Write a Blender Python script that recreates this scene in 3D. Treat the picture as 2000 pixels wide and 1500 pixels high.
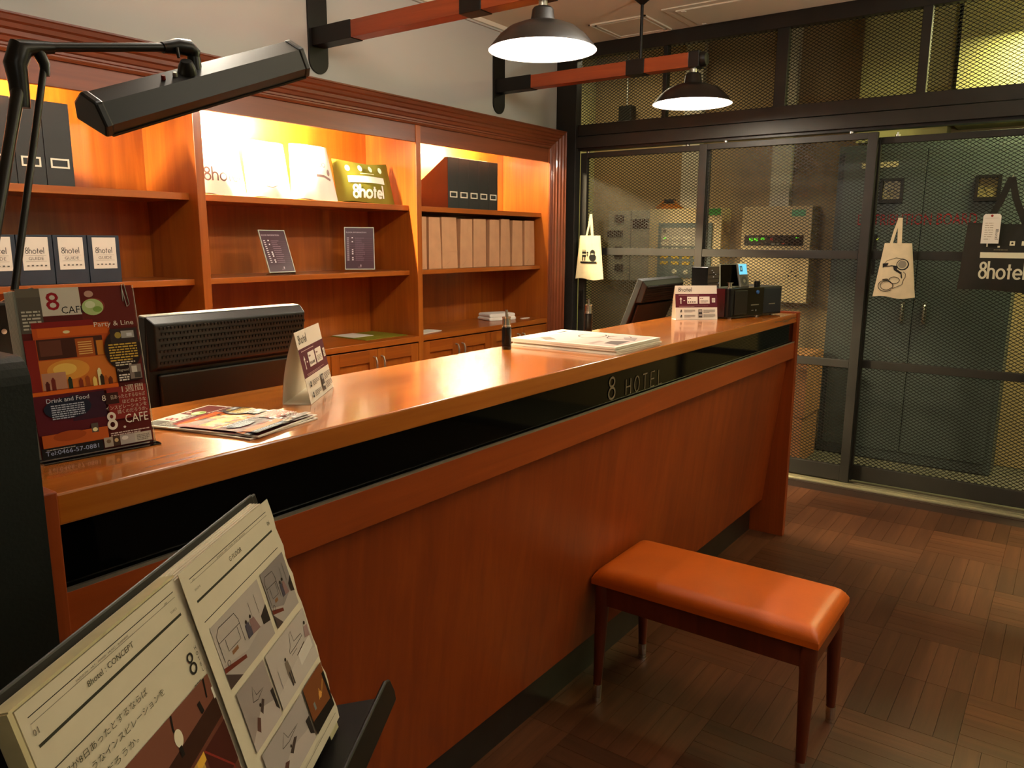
import bpy, math, random
from mathutils import Matrix, Vector
import numpy as np
random.seed(7)
PI = math.pi
SC = bpy.context.scene
for o in list(bpy.data.objects): bpy.data.objects.remove(o)

# ------------------------------------------------------------------ camera
def cam_axes(yaw, p, r):
    f = Vector((math.cos(yaw)*math.cos(p), math.sin(yaw)*math.cos(p), math.sin(p)))
    rt = Vector((math.sin(yaw), -math.cos(yaw), 0)); up = rt.cross(f)
    return math.cos(r)*rt+math.sin(r)*up, -math.sin(r)*rt+math.cos(r)*up, f
rt, up, fw = cam_axes(0.625551, -0.18314962, 0.00534643)
cd = bpy.data.cameras.new('camera'); cam = bpy.data.objects.new('camera', cd); SC.collection.objects.link(cam)
cd.sensor_fit = 'HORIZONTAL'; cd.sensor_width = 36.0; cd.lens = 36.0*1513.0/2000.0; cd.clip_start = 0.02; cd.clip_end = 60
cam.matrix_world = Matrix(((rt.x, up.x, -fw.x, 0), (rt.y, up.y, -fw.y, 0), (rt.z, up.z, -fw.z, 1.4), (0, 0, 0, 1)))
SC.camera = cam

# ------------------------------------------------------------------ world, exposure, room lights
w = bpy.data.worlds.new('world'); SC.world = w; w.use_nodes = True
w.node_tree.nodes['Background'].inputs[0].default_value = (1.0, 0.85, 0.7, 1)
w.node_tree.nodes['Background'].inputs[1].default_value = 0.006
SC.view_settings.view_transform = 'Standard'; SC.view_settings.look = 'None'
SC.view_settings.exposure = -0.12; SC.view_settings.gamma = 1.0; SC.view_settings.use_curve_mapping = False

def lamp(name, kind, loc, power, col, rot=(0, 0, 0), **kw):
    l = bpy.data.lights.new(name, kind); l.energy = power; l.color = col
    for k, v in kw.items(): setattr(l, k, v)
    o = bpy.data.objects.new(name, l); SC.collection.objects.link(o); o.location = loc; o.rotation_euler = rot
    return o
WARM = (1.0, 0.90, 0.74); CAB = (1.0, 0.84, 0.50); UTIL = (0.95, 0.92, 0.42); NEUT = (1.0, 0.95, 0.84)
PEND_X = (1.174, 2.583, 3.992); PEND_Y = 1.732
for x in PEND_X:
    lamp('pendant_light', 'POINT', (x, PEND_Y, 2.128), 30.0, WARM, shadow_soft_size=0.03)
STRIPS = ((0.95, 4200.0), (2.24, 6500.0), (3.77, 2300.0))   # shelf tubes: centre, strength of the glowing tube
# fluorescent fitting in the plant room, out of view to the right
lamp('plant_room_light', 'AREA', (5.2, -0.15, 2.62), 95.0, UTIL, (0, 0.25, 0), shape='RECTANGLE', size=0.12, size_y=1.1)
lamp('plant_room_fill', 'AREA', (5.05, 2.75, 2.70), 8.0, (1.0, 0.86, 0.55), (0, 0, 0), shape='RECTANGLE', size=0.12, size_y=0.6)  # added fill, lifts the far end of the plant room
# added out of view to brighten the back wall, lobby side and ceiling
lamp('wall_fill', 'AREA', (1.9, 1.35, 2.60), 19.0, NEUT, (math.radians(58), 0, 0), shape='RECTANGLE', size=3.0, size_y=0.06)
lamp('lobby_fill', 'POINT', (2.7, -1.7, 2.40), 20.0, NEUT, shadow_soft_size=0.12)
lamp('lobby_fill', 'POINT', (-0.4, -1.5, 2.40), 11.0, NEUT, shadow_soft_size=0.12)
lamp('ceiling_fill', 'AREA', (2.6, -0.6, 1.75), 62.0, NEUT, (PI, 0, 0), shape='DISK', size=0.3)

# ------------------------------------------------------------------ materials
def lin(c):
    c /= 255.0
    return c/12.92 if c <= 0.04045 else ((c+0.055)/1.055)**2.4
def col(h):
    h = h.lstrip('#'); return (lin(int(h[0:2], 16)), lin(int(h[2:4], 16)), lin(int(h[4:6], 16)), 1)
MATS = {}
def mat(name, h, rough=0.5, metal=0.0, spec=0.5, coat=0.0, var=0.12, vscale=9.0, bump=0.0, bscale=120.0, trans=0.0, alpha=1.0, emit=None, estr=0.0, ior=1.45, coat_rough=0.05):
    if name in MATS: return MATS[name]
    m = bpy.data.materials.new(name); m.use_nodes = True; nt = m.node_tree; b = nt.nodes['Principled BSDF']
    c = col(h) if isinstance(h, str) else tuple(h)+(1,)
    b.inputs['Roughness'].default_value = rough; b.inputs['Metallic'].default_value = metal
    b.inputs['Specular IOR Level'].default_value = spec; b.inputs['Coat Weight'].default_value = coat; b.inputs['Coat Roughness'].default_value = coat_rough
    b.inputs['Transmission Weight'].default_value = trans; b.inputs['Alpha'].default_value = alpha; b.inputs['IOR'].default_value = ior
    b.inputs['Base Color'].default_value = c
    if var or bump:
        tc = nt.nodes.new('ShaderNodeTexCoord')
    if var:
        n = nt.nodes.new('ShaderNodeTexNoise'); n.inputs['Scale'].default_value = vscale; n.inputs['Detail'].default_value = 4
        r = nt.nodes.new('ShaderNodeValToRGB')
        r.color_ramp.elements[0].position = 0.3; r.color_ramp.elements[1].position = 0.7
        r.color_ramp.elements[0].color = tuple(max(0, x*(1-var)) for x in c[:3])+(1,)
        r.color_ramp.elements[1].color = tuple(min(1, x*(1+var)) for x in c[:3])+(1,)
        nt.links.new(tc.outputs['Object'], n.inputs['Vector']); nt.links.new(n.outputs['Fac'], r.inputs['Fac']); nt.links.new(r.outputs['Color'], b.inputs['Base Color'])
    if bump:
        n2 = nt.nodes.new('ShaderNodeTexNoise'); n2.inputs['Scale'].default_value = bscale; n2.inputs['Detail'].default_value = 3
        bp = nt.nodes.new('ShaderNodeBump'); bp.inputs['Strength'].default_value = bump; bp.inputs['Distance'].default_value = 0.002
        nt.links.new(tc.outputs['Object'], n2.inputs['Vector']); nt.links.new(n2.outputs['Fac'], bp.inputs['Height']); nt.links.new(bp.outputs['Normal'], b.inputs['Normal'])
    if emit:
        b.inputs['Emission Color'].default_value = col(emit); b.inputs['Emission Strength'].default_value = estr
    MATS[name] = m
    return m

def wood(name, dark, mid, light, axis='X', rough=0.35, coat=0.3, coat_rough=0.08, scale=1.0, bump=0.08, spec=0.4):
    if name in MATS: return MATS[name]
    m = bpy.data.materials.new(name); m.use_nodes = True; nt = m.node_tree; b = nt.nodes['Principled BSDF']; L = nt.links.new
    tc = nt.nodes.new('ShaderNodeTexCoord'); mp = nt.nodes.new('ShaderNodeMapping')
    s = [26.0*scale]*3; s['XYZ'.index(axis)] = 1.3*scale; mp.inputs['Scale'].default_value = s
    L(tc.outputs['Object'], mp.inputs['Vector'])
    n = nt.nodes.new('ShaderNodeTexNoise'); n.inputs['Scale'].default_value = 1.0; n.inputs['Detail'].default_value = 7; n.inputs['Roughness'].default_value = 0.6; n.inputs['Distortion'].default_value = 0.7
    L(mp.outputs[0], n.inputs['Vector'])
    mp2 = nt.nodes.new('ShaderNodeMapping'); s2 = [4.0*scale]*3; s2['XYZ'.index(axis)] = 0.6*scale; mp2.inputs['Scale'].default_value = s2
    L(tc.outputs['Object'], mp2.inputs['Vector'])
    n2 = nt.nodes.new('ShaderNodeTexNoise'); n2.inputs['Scale'].default_value = 1.0; n2.inputs['Detail'].default_value = 3
    L(mp2.outputs[0], n2.inputs['Vector'])
    mx = nt.nodes.new('ShaderNodeMath'); mx.operation = 'MULTIPLY_ADD'; mx.inputs[1].default_value = 0.6
    mm = nt.nodes.new('ShaderNodeMath'); mm.operation = 'MULTIPLY'; mm.inputs[1].default_value = 0.4
    L(n2.outputs['Fac'], mm.inputs[0]); L(n.outputs['Fac'], mx.inputs[0]); L(mm.outputs[0], mx.inputs[2])
    r = nt.nodes.new('ShaderNodeValToRGB'); e = r.color_ramp.elements
    e[0].position = 0.33; e[0].color = col(dark); e[1].position = 0.68; e[1].color = col(light)
    k = e.new(0.5); k.color = col(mid)
    L(mx.outputs[0], r.inputs['Fac']); L(r.outputs['Color'], b.inputs['Base Color'])
    b.inputs['Roughness'].default_value = rough; b.inputs['Coat Weight'].default_value = coat; b.inputs['Coat Roughness'].default_value = coat_rough; b.inputs['Specular IOR Level'].default_value = spec
    bp = nt.nodes.new('ShaderNodeBump'); bp.inputs['Strength'].default_value = bump; bp.inputs['Distance'].default_value = 0.0015
    L(n.outputs['Fac'], bp.inputs['Height']); L(bp.outputs['Normal'], b.inputs['Normal'])
    MATS[name] = m
    return m
CH = ('#803e10', '#964c13', '#aa5e1a')
W_Z = wood('cherry_vertical', *CH, axis='Z')
W_X = wood('cherry_horizontal', *CH, axis='X')
W_Y = wood('cherry_crosswise', *CH, axis='Y')
W_TOP = wood('cherry_counter_top', '#9c5018', '#b2621e', '#c27226', axis='X', rough=0.22, coat=0.7, coat_rough=0.09, spec=0.5)
W_FRONT = wood('cherry_counter_front', '#7c300a', '#8e3a0d', '#a04612', axis='Z', rough=0.45, coat=0.12, coat_rough=0.25)
W_FRONTX = wood('cherry_counter_rail', '#84360c', '#963f10', '#a84a14', axis='X', rough=0.4, coat=0.15, coat_rough=0.2)
W_DARK = wood('mahogany_dark', '#5c2c14', '#6c3418', '#7c3e1e', axis='X', rough=0.42, coat=0.12, coat_rough=0.3)
W_DARKZ = wood('mahogany_dark_vertical', '#5c2c14', '#6c3418', '#7c3e1e', axis='Z', rough=0.38, coat=0.25)
W_BEAM = wood('beam_wood', '#84381a', '#96441e', '#a85024', axis='Y', rough=0.4, coat=0.2)
W_LEG = wood('bench_leg_wood', '#54200c', '#652810', '#743014', axis='Z', rough=0.4, coat=0.25)
LEATHER = mat('bench_leather', '#c45606', 0.42, coat=0.12, coat_rough=0.3, var=0.06, bump=0.15, bscale=260)
BLACK = mat('black_metal', '#1a1612', 0.45, 0.3, var=0.1)
SCREENM = mat('screen_steel', '#2b2823', 0.5, 0.35, var=0.12)
MESHM = mat('expanded_mesh_steel', '#14120e', 0.5, 0.3, var=0.1)
GLOSSB = mat('gloss_black_glass', '#050505', 0.05, 0.0, 0.22, coat=0.0, coat_rough=0.02, var=0.05)
PLAST = mat('black_plastic', '#15130f', 0.42, 0, 0.45, var=0.1, bump=0.1, bscale=300)
PLASTG = mat('gloss_black_plastic', '#0d0c0c', 0.15, 0, 0.5, var=0.05)
LAMPB = mat('lamp_black_enamel', '#17140f', 0.33, 0.2, 0.5, var=0.05)
CHROME = mat('chrome', '#d8d4cc', 0.12, 1.0, var=0.03)
STEEL = mat('brushed_steel', '#b4b0a4', 0.35, 0.9, var=0.08, vscale=40)
ALU = mat('track_aluminium', '#c8c2a8', 0.32, 0.9, var=0.08, vscale=30)
KICK = mat('kick_plate_steel', '#56514a', 0.32, 0.85, var=0.1)
WALL = mat('wall_plaster', '#bdbbb0', 0.85, var=0.03, vscale=3, bump=0.05)
CEIL = mat('ceiling_paint', '#e6dcc4', 0.85, var=0.03, vscale=3)
UWALL = mat('plant_room_wall', '#a08a62', 0.85, var=0.08, vscale=4)
UCONC = mat('plant_room_pale_wall', '#b5ae78', 0.85, var=0.06, vscale=4)
FLOORB = mat('floor_base', '#2a180e', 0.6, var=0.2)
CONC = mat('concrete_floor', '#4a4438', 0.8, var=0.2)
SHADEB = mat('shade_enamel', '#221c18', 0.35, 0.3, var=0.06)
SHADEW = mat('shade_white_inside', '#f2eee6', 0.5, var=0.02)
BULB = mat('bulb_glow', '#fff4e0', 0.4, var=0, emit='#fff0d8', estr=12.0)
TUBEG = mat('tube_glow', '#fff4e0', 0.4, var=0, emit='#ffd890', estr=10.0)
PAPER = mat('white_paper', '#d8d0bf', 0.7, var=0.03)
CARD = mat('white_card', '#e8dfce', 0.6, var=0.02)
PAGE = mat('menu_page', '#d8ccb2', 0.55, var=0.05, vscale=12)
KRAFT = mat('kraft_paper', '#b98a62', 0.75, var=0.08, vscale=14, bump=0.2, bscale=40)
CANVAS = mat('cream_canvas', '#dcc9a2', 0.85, var=0.06, vscale=20, bump=0.25, bscale=500)
CANVASW = mat('white_canvas', '#eee6d6', 0.85, var=0.04, bump=0.2, bscale=400)
CANVASB = mat('black_canvas', '#1b180d', 0.8, var=0.12, bump=0.25, bscale=400)
CANVASG = mat('olive_canvas', '#6e6a14', 0.85, var=0.1, bump=0.25, bscale=400)
NAVY = mat('navy_board', '#182430', 0.55, var=0.08)
FILEB = mat('black_board', '#1f211e', 0.5, var=0.08, bump=0.1, bscale=200)
FILEW = mat('file_board_brown', '#4e2012', 0.5, var=0.08)
TOWEL = mat('white_terry', '#e4ddd2', 0.95, var=0.05, bump=0.6, bscale=300)
GREENB = mat('dark_green_leatherette', '#10150f', 0.6, var=0.1, bump=0.2, bscale=200)
CREAMP = mat('cream_enamel', '#cdb886', 0.5, var=0.05)
GREYP = mat('grey_enamel', '#a59c86', 0.5, var=0.05)
BOARDG = mat('switchboard_grey', '#4a5350', 0.45, var=0.06)
BLUEG = mat('panel_bluegrey', '#51605c', 0.5, var=0.05)
SMOKE = mat('smoked_window', '#3a221a', 0.15, var=0.2)
CARTON = mat('corrugated_board', '#8a5c36', 0.85, var=0.1)
ORANGEC = mat('orange_cable_jacket', '#b06a14', 0.6, var=0.1)
def clear_mat():
    m = bpy.data.materials.new('clear_acrylic'); m.use_nodes = True; nt = m.node_tree
    out = nt.nodes['Material Output']; nt.nodes.remove(nt.nodes['Principled BSDF'])
    t = nt.nodes.new('ShaderNodeBsdfTransparent'); t.inputs[0].default_value = (0.93, 0.95, 0.94, 1)
    g = nt.nodes.new('ShaderNodeBsdfGlossy'); g.inputs['Roughness'].default_value = 0.05
    f = nt.nodes.new('ShaderNodeFresnel'); f.inputs[0].default_value = 1.45
    mx = nt.nodes.new('ShaderNodeMixShader'); nt.links.new(f.outputs[0], mx.inputs[0]); nt.links.new(t.outputs[0], mx.inputs[1]); nt.links.new(g.outputs[0], mx.inputs[2])
    nt.links.new(mx.outputs[0], out.inputs[0]); return m
CLEAR = clear_mat()
def ink(h):
    return mat('ink_'+h.strip('#'), h, 0.6, var=0, spec=0.2)

# ------------------------------------------------------------------ mesh builder
PM = {}
class MB:
    def __init__(s, M=None):
        s.v = []; s.f = []; s.m = []; s.s = []; s.mats = []; s.M = M
    def mi(s, m):
        if m not in s.mats: s.mats.append(m)
        return s.mats.index(m)
    def add(s, vs, fs, m, smooth=False, M=None):
        k = len(s.v); i = s.mi(m)
        for p in vs:
            p = Vector(p)
            if M is not None: p = M @ p
            if s.M is not None: p = s.M @ p
            s.v.append(p)
        for f in fs:
            s.f.append([k+a for a in f]); s.m.append(i); s.s.append(smooth)
        return s
    def box(s, x0, x1, y0, y1, z0, z1, m, M=None):
        v = [(x, y, z) for z in (z0, z1) for y in (y0, y1) for x in (x0, x1)]
        return s.add(v, [(0, 2, 3, 1), (4, 5, 7, 6), (0, 1, 5, 4), (2, 6, 7, 3), (0, 4, 6, 2), (1, 3, 7, 5)], m, False, M)
    def tube(s, pts, r, m, n=10, caps=True, M=None, closed=False):
        pts = [Vector(p) for p in pts]; rs = r if isinstance(r, (list, tuple)) else [r]*len(pts)
        N = len(pts); vs = []; fs = []; prev = None
        for i, p in enumerate(pts):
            if closed: d = pts[(i+1) % N]-pts[i-1]
            else: d = pts[min(i+1, N-1)]-pts[max(i-1, 0)]
            d.normalize()
            if prev is None:
                a = Vector((0, 0, 1)) if abs(d.z) < 0.9 else Vector((1, 0, 0))
                x = d.cross(a).normalized()
            else:
                x = (prev-d*prev.dot(d)).normalized()
            prev = x; y = d.cross(x)
            for k in range(n):
                t = 2*PI*k/n; vs.append(p+(x*math.cos(t)+y*math.sin(t))*rs[i])
        R = N if closed else N-1
        for i in range(R):
            j = (i+1) % N
            for k in range(n):
                k2 = (k+1) % n; fs.append((i*n+k, i*n+k2, j*n+k2, j*n+k))
        s.add(vs, fs, m, True, M)
        if caps and not closed:
            s.add(vs[:n], [tuple(reversed(range(n)))], m, False, M); s.add(vs[-n:], [tuple(range(n))], m, False, M)
        return s
    def lathe(s, prof, m, n=24, o=(0, 0, 0), M=None):
        vs = []; fs = []
        for r, z in prof:
            for k in range(n):
                t = 2*PI*k/n; vs.append((o[0]+r*math.cos(t), o[1]+r*math.sin(t), o[2]+z))
        for i in range(len(prof)-1):
            for k in range(n):
                k2 = (k+1) % n; fs.append((i*n+k, i*n+k2, (i+1)*n+k2, (i+1)*n+k))
        return s.add(vs, fs, m, True, M)
    def prism(s, poly, d0, d1, m, M=None, smooth=False):
        # polygon in local XY, extruded along local Z
        n = len(poly); vs = [(x, y, d0) for x, y in poly]+[(x, y, d1) for x, y in poly]
        fs = [tuple(reversed(range(n))), tuple(range(n, 2*n))]+[(i, (i+1) % n, n+(i+1) % n, n+i) for i in range(n)]
        return s.add(vs, fs, m, smooth, M)
    def grid(s, fn, nu, nv, m, M=None, smooth=True):
        vs = [fn(i/nu, j/nv) for j in range(nv+1) for i in range(nu+1)]
        fs = [(j*(nu+1)+i, j*(nu+1)+i+1, (j+1)*(nu+1)+i+1, (j+1)*(nu+1)+i) for j in range(nv) for i in range(nu)]
        return s.add(vs, fs, m, smooth, M)
    def mesh(s, name, inv=None):
        me = bpy.data.meshes.new(name)
        me.from_pydata([tuple(inv @ p) if inv is not None else tuple(p) for p in s.v], [], s.f)
        for m in s.mats: me.materials.append(m)
        me.polygons.foreach_set('material_index', s.m); me.polygons.foreach_set('use_smooth', s.s)
        if any(s.s): me.set_sharp_from_angle(angle=math.radians(40))
        me.update(); return me
    def obj(s, name, parent=None, bevel=0.0, kind=None, label=None, cat=None, group=None, seg=2):
        inv = PM[parent.name].inverted() if parent is not None else None
        o = bpy.data.objects.new(name, s.mesh(name, inv)); SC.collection.objects.link(o)
        if parent is not None: o.parent = parent; PM[o.name] = PM[parent.name]
        else: PM[o.name] = Matrix()
        if bevel:
            b = o.modifiers.new('bevel', 'BEVEL'); b.width = bevel; b.segments = seg; b.limit_method = 'ANGLE'; b.angle_limit = math.radians(40)
        tag(o, label, cat, group, kind); return o
def tag(o, label=None, cat=None, group=None, kind=None):
    if label: o['label'] = label
    if cat: o['category'] = cat
    if group: o['group'] = group
    if kind: o['kind'] = kind
def thing(name, label, cat, loc=(0, 0, 0), rz=0.0, group=None, M=None, kind=None):
    o = bpy.data.objects.new(name, None); SC.collection.objects.link(o); o.empty_display_size = 0.05
    if M is None: M = Matrix.Translation(loc) @ Matrix.Rotation(rz, 4, 'Z')
    o.location = M.to_translation(); o.rotation_euler = M.to_euler(); PM[o.name] = M
    tag(o, label, cat, group, kind); return o
def copy_tree(o, loc, parent=None):
    c = o.copy(); SC.collection.objects.link(c)
    if parent is None: c.location = loc; PM[c.name] = Matrix.LocRotScale(Vector(loc), o.rotation_euler, None)
    else: c.parent = parent; PM[c.name] = PM[parent.name]
    for ch in list(o.children): copy_tree(ch, None, c)
    return c
def pose(o, u, v):
    u = Vector(u).normalized(); v = Vector(v); v = (v-u*u.dot(v)).normalized(); n = u.cross(v); o = Vector(o)
    return Matrix(((u.x, v.x, n.x, o.x), (u.y, v.y, n.y, o.y), (u.z, v.z, n.z, o.z), (0, 0, 0, 1)))
def arc(cx, cy, r, a0, a1, n, ry=None):
    ry = ry or r
    return [(cx+r*math.cos(math.radians(a0+(a1-a0)*i/n)), cy+ry*math.sin(math.radians(a0+(a1-a0)*i/n))) for i in range(n+1)]

# ------------------------------------------------------------------ flat print
TXT = {}
def text_geo(t):
    if t in TXT: return TXT[t]
    cu = bpy.data.curves.new('t', 'FONT'); cu.body = t; cu.size = 1.0; cu.resolution_u = 2
    ob = bpy.data.objects.new('t', cu); me = bpy.data.meshes.new_from_object(ob)
    vs = [(p.co.x, p.co.y) for p in me.vertices]; fs = [tuple(p.vertices) for p in me.polygons]
    bpy.data.objects.remove(ob); bpy.data.curves.remove(cu); bpy.data.meshes.remove(me)
    x0 = min([p[0] for p in vs] or [0]); wd = max([p[0] for p in vs] or [1])-x0
    TXT[t] = ([(x-x0, y) for x, y in vs], fs, wd); return TXT[t]
STROKE = {
 '8': ([('c', .27, .27, .235), ('c', .27, .745, .19)], .62), 'h': ([[(0.04, 0), (0.04, 1.02)], [(0.04, .38)]+arc(.25, .38, .21, 180, 0, 8)+[(.46, 0)]], .62),
 'o': ([('c', .31, .3, .27)], .72), 't': ([[(.16, 0), (.16, .86)], [(0, .57), (.34, .57)]], .44),
 'e': ([[(.06, .30), (.57, .30)]+arc(.31, .3, .265, 0, 315, 20)[1:]], .70), 'l': ([[(.05, 0), (.05, 1.02)]], .14),
 'H': ([[(0, 0), (0, 1)], [(.5, 0), (.5, 1)], [(0, .5), (.5, .5)]], .95), 'O': ([('e', .27, .5, .26, .5)], .98), 'T': ([[(.25, 0), (.25, 1)], [(0, 1), (.5, 1)]], .95),
 'E': ([[(.45, 0), (0, 0), (0, 1), (.45, 1)], [(0, .52), (.4, .52)]], .90), 'L': ([[(0, 1), (0, 0), (.42, 0)]], .8)}
class Print:
    def __init__(s, M, step=0.00012, surf=None):
        s.mb = MB(); s.M = M; s.z = step; s.step = step; s.surf = surf
    def _put(s, vs, fs, h):
        m = ink(h) if isinstance(h, str) else h
        s.mb.add([s.M @ Vector((x, y, s.z+(s.surf(x, y) if s.surf else 0))) for x, y in vs], fs, m)
    def poly(s, pts, h):
        s._put(pts, [tuple(range(len(pts)))], h); s.z += s.step; return s
    def rect(s, x0, y0, x1, y1, h, nx=1):
        n = nx; vs = [(x0+(x1-x0)*i/n, y) for y in (y0, y1) for i in range(n+1)]
        s._put(vs, [(i, i+1, n+2+i, n+1+i) for i in range(n)], h); s.z += s.step; return s
    def disc(s, x, y, r, h, ry=None):
        return s.poly(arc(x, y, r, 0, 345, 23, ry), h)
    def line(s, pts, wd, h, closed=False):
        P = [Vector((p[0], p[1])) for p in pts]
        if s.surf and not closed:
            Q = [P[0]]
            for a_, b_ in zip(P[:-1], P[1:]):
                k_ = max(1, int((b_-a_).length/.008)); Q += [a_.lerp(b_, (i+1)/k_) for i in range(k_)]
            P = Q
        N = len(P); vs = []
        for i in range(N):
            a = P[i-1] if (i > 0 or closed) else P[i]; b = P[(i+1) % N] if (i < N-1 or closed) else P[i]
            d = b-a
            if d.length < 1e-9: d = Vector((1, 0))
            d.normalize(); q = Vector((-d.y, d.x))*wd/2
            vs += [tuple(P[i]+q), tuple(P[i]-q)]
        R = N if closed else N-1
        s._put(vs, [(2*i, 2*i+1, 2*((i+1) % N)+1, 2*((i+1) % N)) for i in range(R)], h); s.z += s.step*0.2; return s
    def ring(s, x, y, r, wd, h, ry=None):
        return s.line(arc(x, y, r, 0, 345, 23, ry), wd, h, True)
    def text(s, t, x, y, h, c, align='L', wide=1.0, ang=0.0, fit=None):
        vs, fs, wd = text_geo(t); k = h/0.70; sx = k*wide
        if fit: sx = fit/max(wd, 1e-6)
        ox = {'L': 0, 'C': -wd*sx/2, 'R': -wd*sx}[align]; ca, sa = math.cos(ang), math.sin(ang)
        s._put([(x+(ox+a*sx)*ca-b*k*sa, y+(ox+a*sx)*sa+b*k*ca) for a, b in vs], fs, c); s.z += s.step; return s
    def strokes(s, t, x, y, h, wt, c, wide=1.0, pitch=None):
        for ch in t:
            if ch == ' ': x += h*.4; continue
            it, adv = STROKE[ch]
            for k in it:
                if k[0] == 'c': s.ring(x+k[1]*h*wide, y+k[2]*h, k[3]*h*wide, wt, c, k[3]*h)
                elif k[0] == 'e': s.ring(x+k[1]*h*wide, y+k[2]*h, k[3]*h*wide, wt, c, k[4]*h)
                else: s.line([(x+a*h*wide, y+b*h) for a, b in k], wt, c)
            x += pitch if pitch else adv*h*wide
        s.z += s.step; return x
    def greek(s, x, y, wd, h, rows, c, gap=0.5, seed=1):
        # rows of small dashes standing for print too fine to read
        R = random.Random(seed); rh = h/rows; vs = []; fs = []
        for r in range(rows):
            yy = y+h-(r+1)*rh; xx = x; end = x+wd*(1 if r < rows-1 else R.uniform(.5, .9))
            while xx < end:
                l = min(R.uniform(.6, 2.2)*rh, end-xx); k = len(vs)
                vs += [(xx, yy), (xx+l, yy), (xx+l, yy+rh*gap), (xx, yy+rh*gap)]; fs.append((k, k+1, k+2, k+3)); xx += l+rh*.3
        s._put(vs, fs, c); s.z += s.step; return s
    def obj(s, parent, name='print', label=None):
        return s.mb.obj(name, parent, label=label)

# ================================================================== SETTING
def struct(mb, name, parent=None, bevel=0.0, label=None):
    return mb.obj(name, parent, bevel, kind='structure' if parent is None else None, label=label)
fl = struct(MB().box(-3, 4.60, -3.6, 3.02, -0.06, -0.003, FLOORB), 'floor')
TILE = wood('parquet', '#442414', '#53301c', '#643c24', axis='X', rough=0.42, coat=0.12, coat_rough=0.2, scale=1.6, bump=0.15)
nt = TILE.node_tree; b = nt.nodes['Principled BSDF']; src = b.inputs['Base Color'].links[0].from_socket
oi = nt.nodes.new('ShaderNodeObjectInfo'); ge = nt.nodes.new('ShaderNodeNewGeometry'); ma = nt.nodes.new('ShaderNodeMath'); ma.operation = 'ADD'
m3 = nt.nodes.new('ShaderNodeMath'); m3.operation = 'MULTIPLY'; m3.inputs[1].default_value = 0.45; nt.links.new(ge.outputs['Random Per Island'], m3.inputs[0])
m4 = nt.nodes.new('ShaderNodeMath'); m4.operation = 'MULTIPLY'; m4.inputs[1].default_value = 1.5; nt.links.new(oi.outputs['Random'], m4.inputs[0]); nt.links.new(m4.outputs[0], ma.inputs[0]); nt.links.new(m3.outputs[0], ma.inputs[1])
mr = nt.nodes.new('ShaderNodeMapRange'); mr.inputs[1].default_value = 0; mr.inputs[2].default_value = 2; mr.inputs[3].default_value = 0.6; mr.inputs[4].default_value = 1.4
hs = nt.nodes.new('ShaderNodeHueSaturation'); nt.links.new(ma.outputs[0], mr.inputs[0]); nt.links.new(mr.outputs[0], hs.inputs['Value']); nt.links.new(src, hs.inputs['Color']); nt.links.new(hs.outputs[0], b.inputs['Base Color'])
tm = MB(); T = 0.305
for k in range(5):
    y0, y1 = -T/2+k*T/5, -T/2+(k+1)*T/5; e = 0.0006
    vs = [(-T/2, y0, -.003), (T/2, y0, -.003), (T/2, y1, -.003), (-T/2, y1, -.003), (-T/2+e, y0+e, 0), (T/2-e, y0+e, 0), (T/2-e, y1-e, 0), (-T/2+e, y1-e, 0)]
    tm.add(vs, [(4, 5, 6, 7), (0, 1, 5, 4), (1, 2, 6, 5), (2, 3, 7, 6), (3, 0, 4, 7)], TILE)
tme = tm.mesh('parquet_tile')
for i in range(0, 15):
    for j in range(-4, 4):
        x = 3.26+T*(i-10)+T/2; y = 0.13+T*j+T/2
        if x+T/2 > 4.605: continue
        o = bpy.data.objects.new('parquet_tile', tme); SC.collection.objects.link(o); o.parent = fl
        o.location = (x, y, 0); o.rotation_euler = (0, 0, PI/2 if (i+j) % 3 == 0 else 0)
struct(MB().box(-3, 4.79, -3.6, 3.02, 2.675, 2.80, CEIL), 'ceiling')
struct(MB().box(-3, 0.31, 3.0, 3.12, 0, 2.675, WALL).box(0.31, 4.72, 3.0, 3.12, 2.03, 2.675, WALL).box(4.57, 4.72, 3.0, 3.12, 0, 2.03, WALL), 'wall_back')
struct(MB().box(-3.12, -3, -3.6, 3.12, 0, 2.675, WALL), 'wall_left')
struct(MB().box(-3, 6.0, -3.72, -3.6, 0, 2.675, WALL), 'wall_front')
struct(MB().box(-3, 4.653, 2.985, 3.0, 2.640, 2.650, WALL).box(-3, 4.653, 2.972, 3.0, 2.650, 2.675, CEIL), 'trim_1', bevel=0.002)
# plant room behind the mesh screen
struct(MB().box(4.79, 6.0, -3.6, 3.45, -0.06, -0.003, CONC), 'floor_plant_room')
struct(MB().box(5.7, 5.85, -3.6, 3.45, 0, 2.83, UWALL), 'wall_right')
struct(MB().box(4.72, 5.7, 3.3, 3.45, 0, 2.83, UCONC), 'wall_side')
struct(MB().box(4.79, 5.85, -3.6, 3.45, 2.83, 2.95, UCONC), 'ceiling_plant_room')
struct(MB().box(5.52, 5.7, 0.74, 1.255, 2.03, 2.83, UCONC), 'wall_pier')
struct(MB().box(5.40, 5.7, -1.4, 0.70, 2.09, 2.83, UCONC), 'wall_bulkhead')
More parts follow.
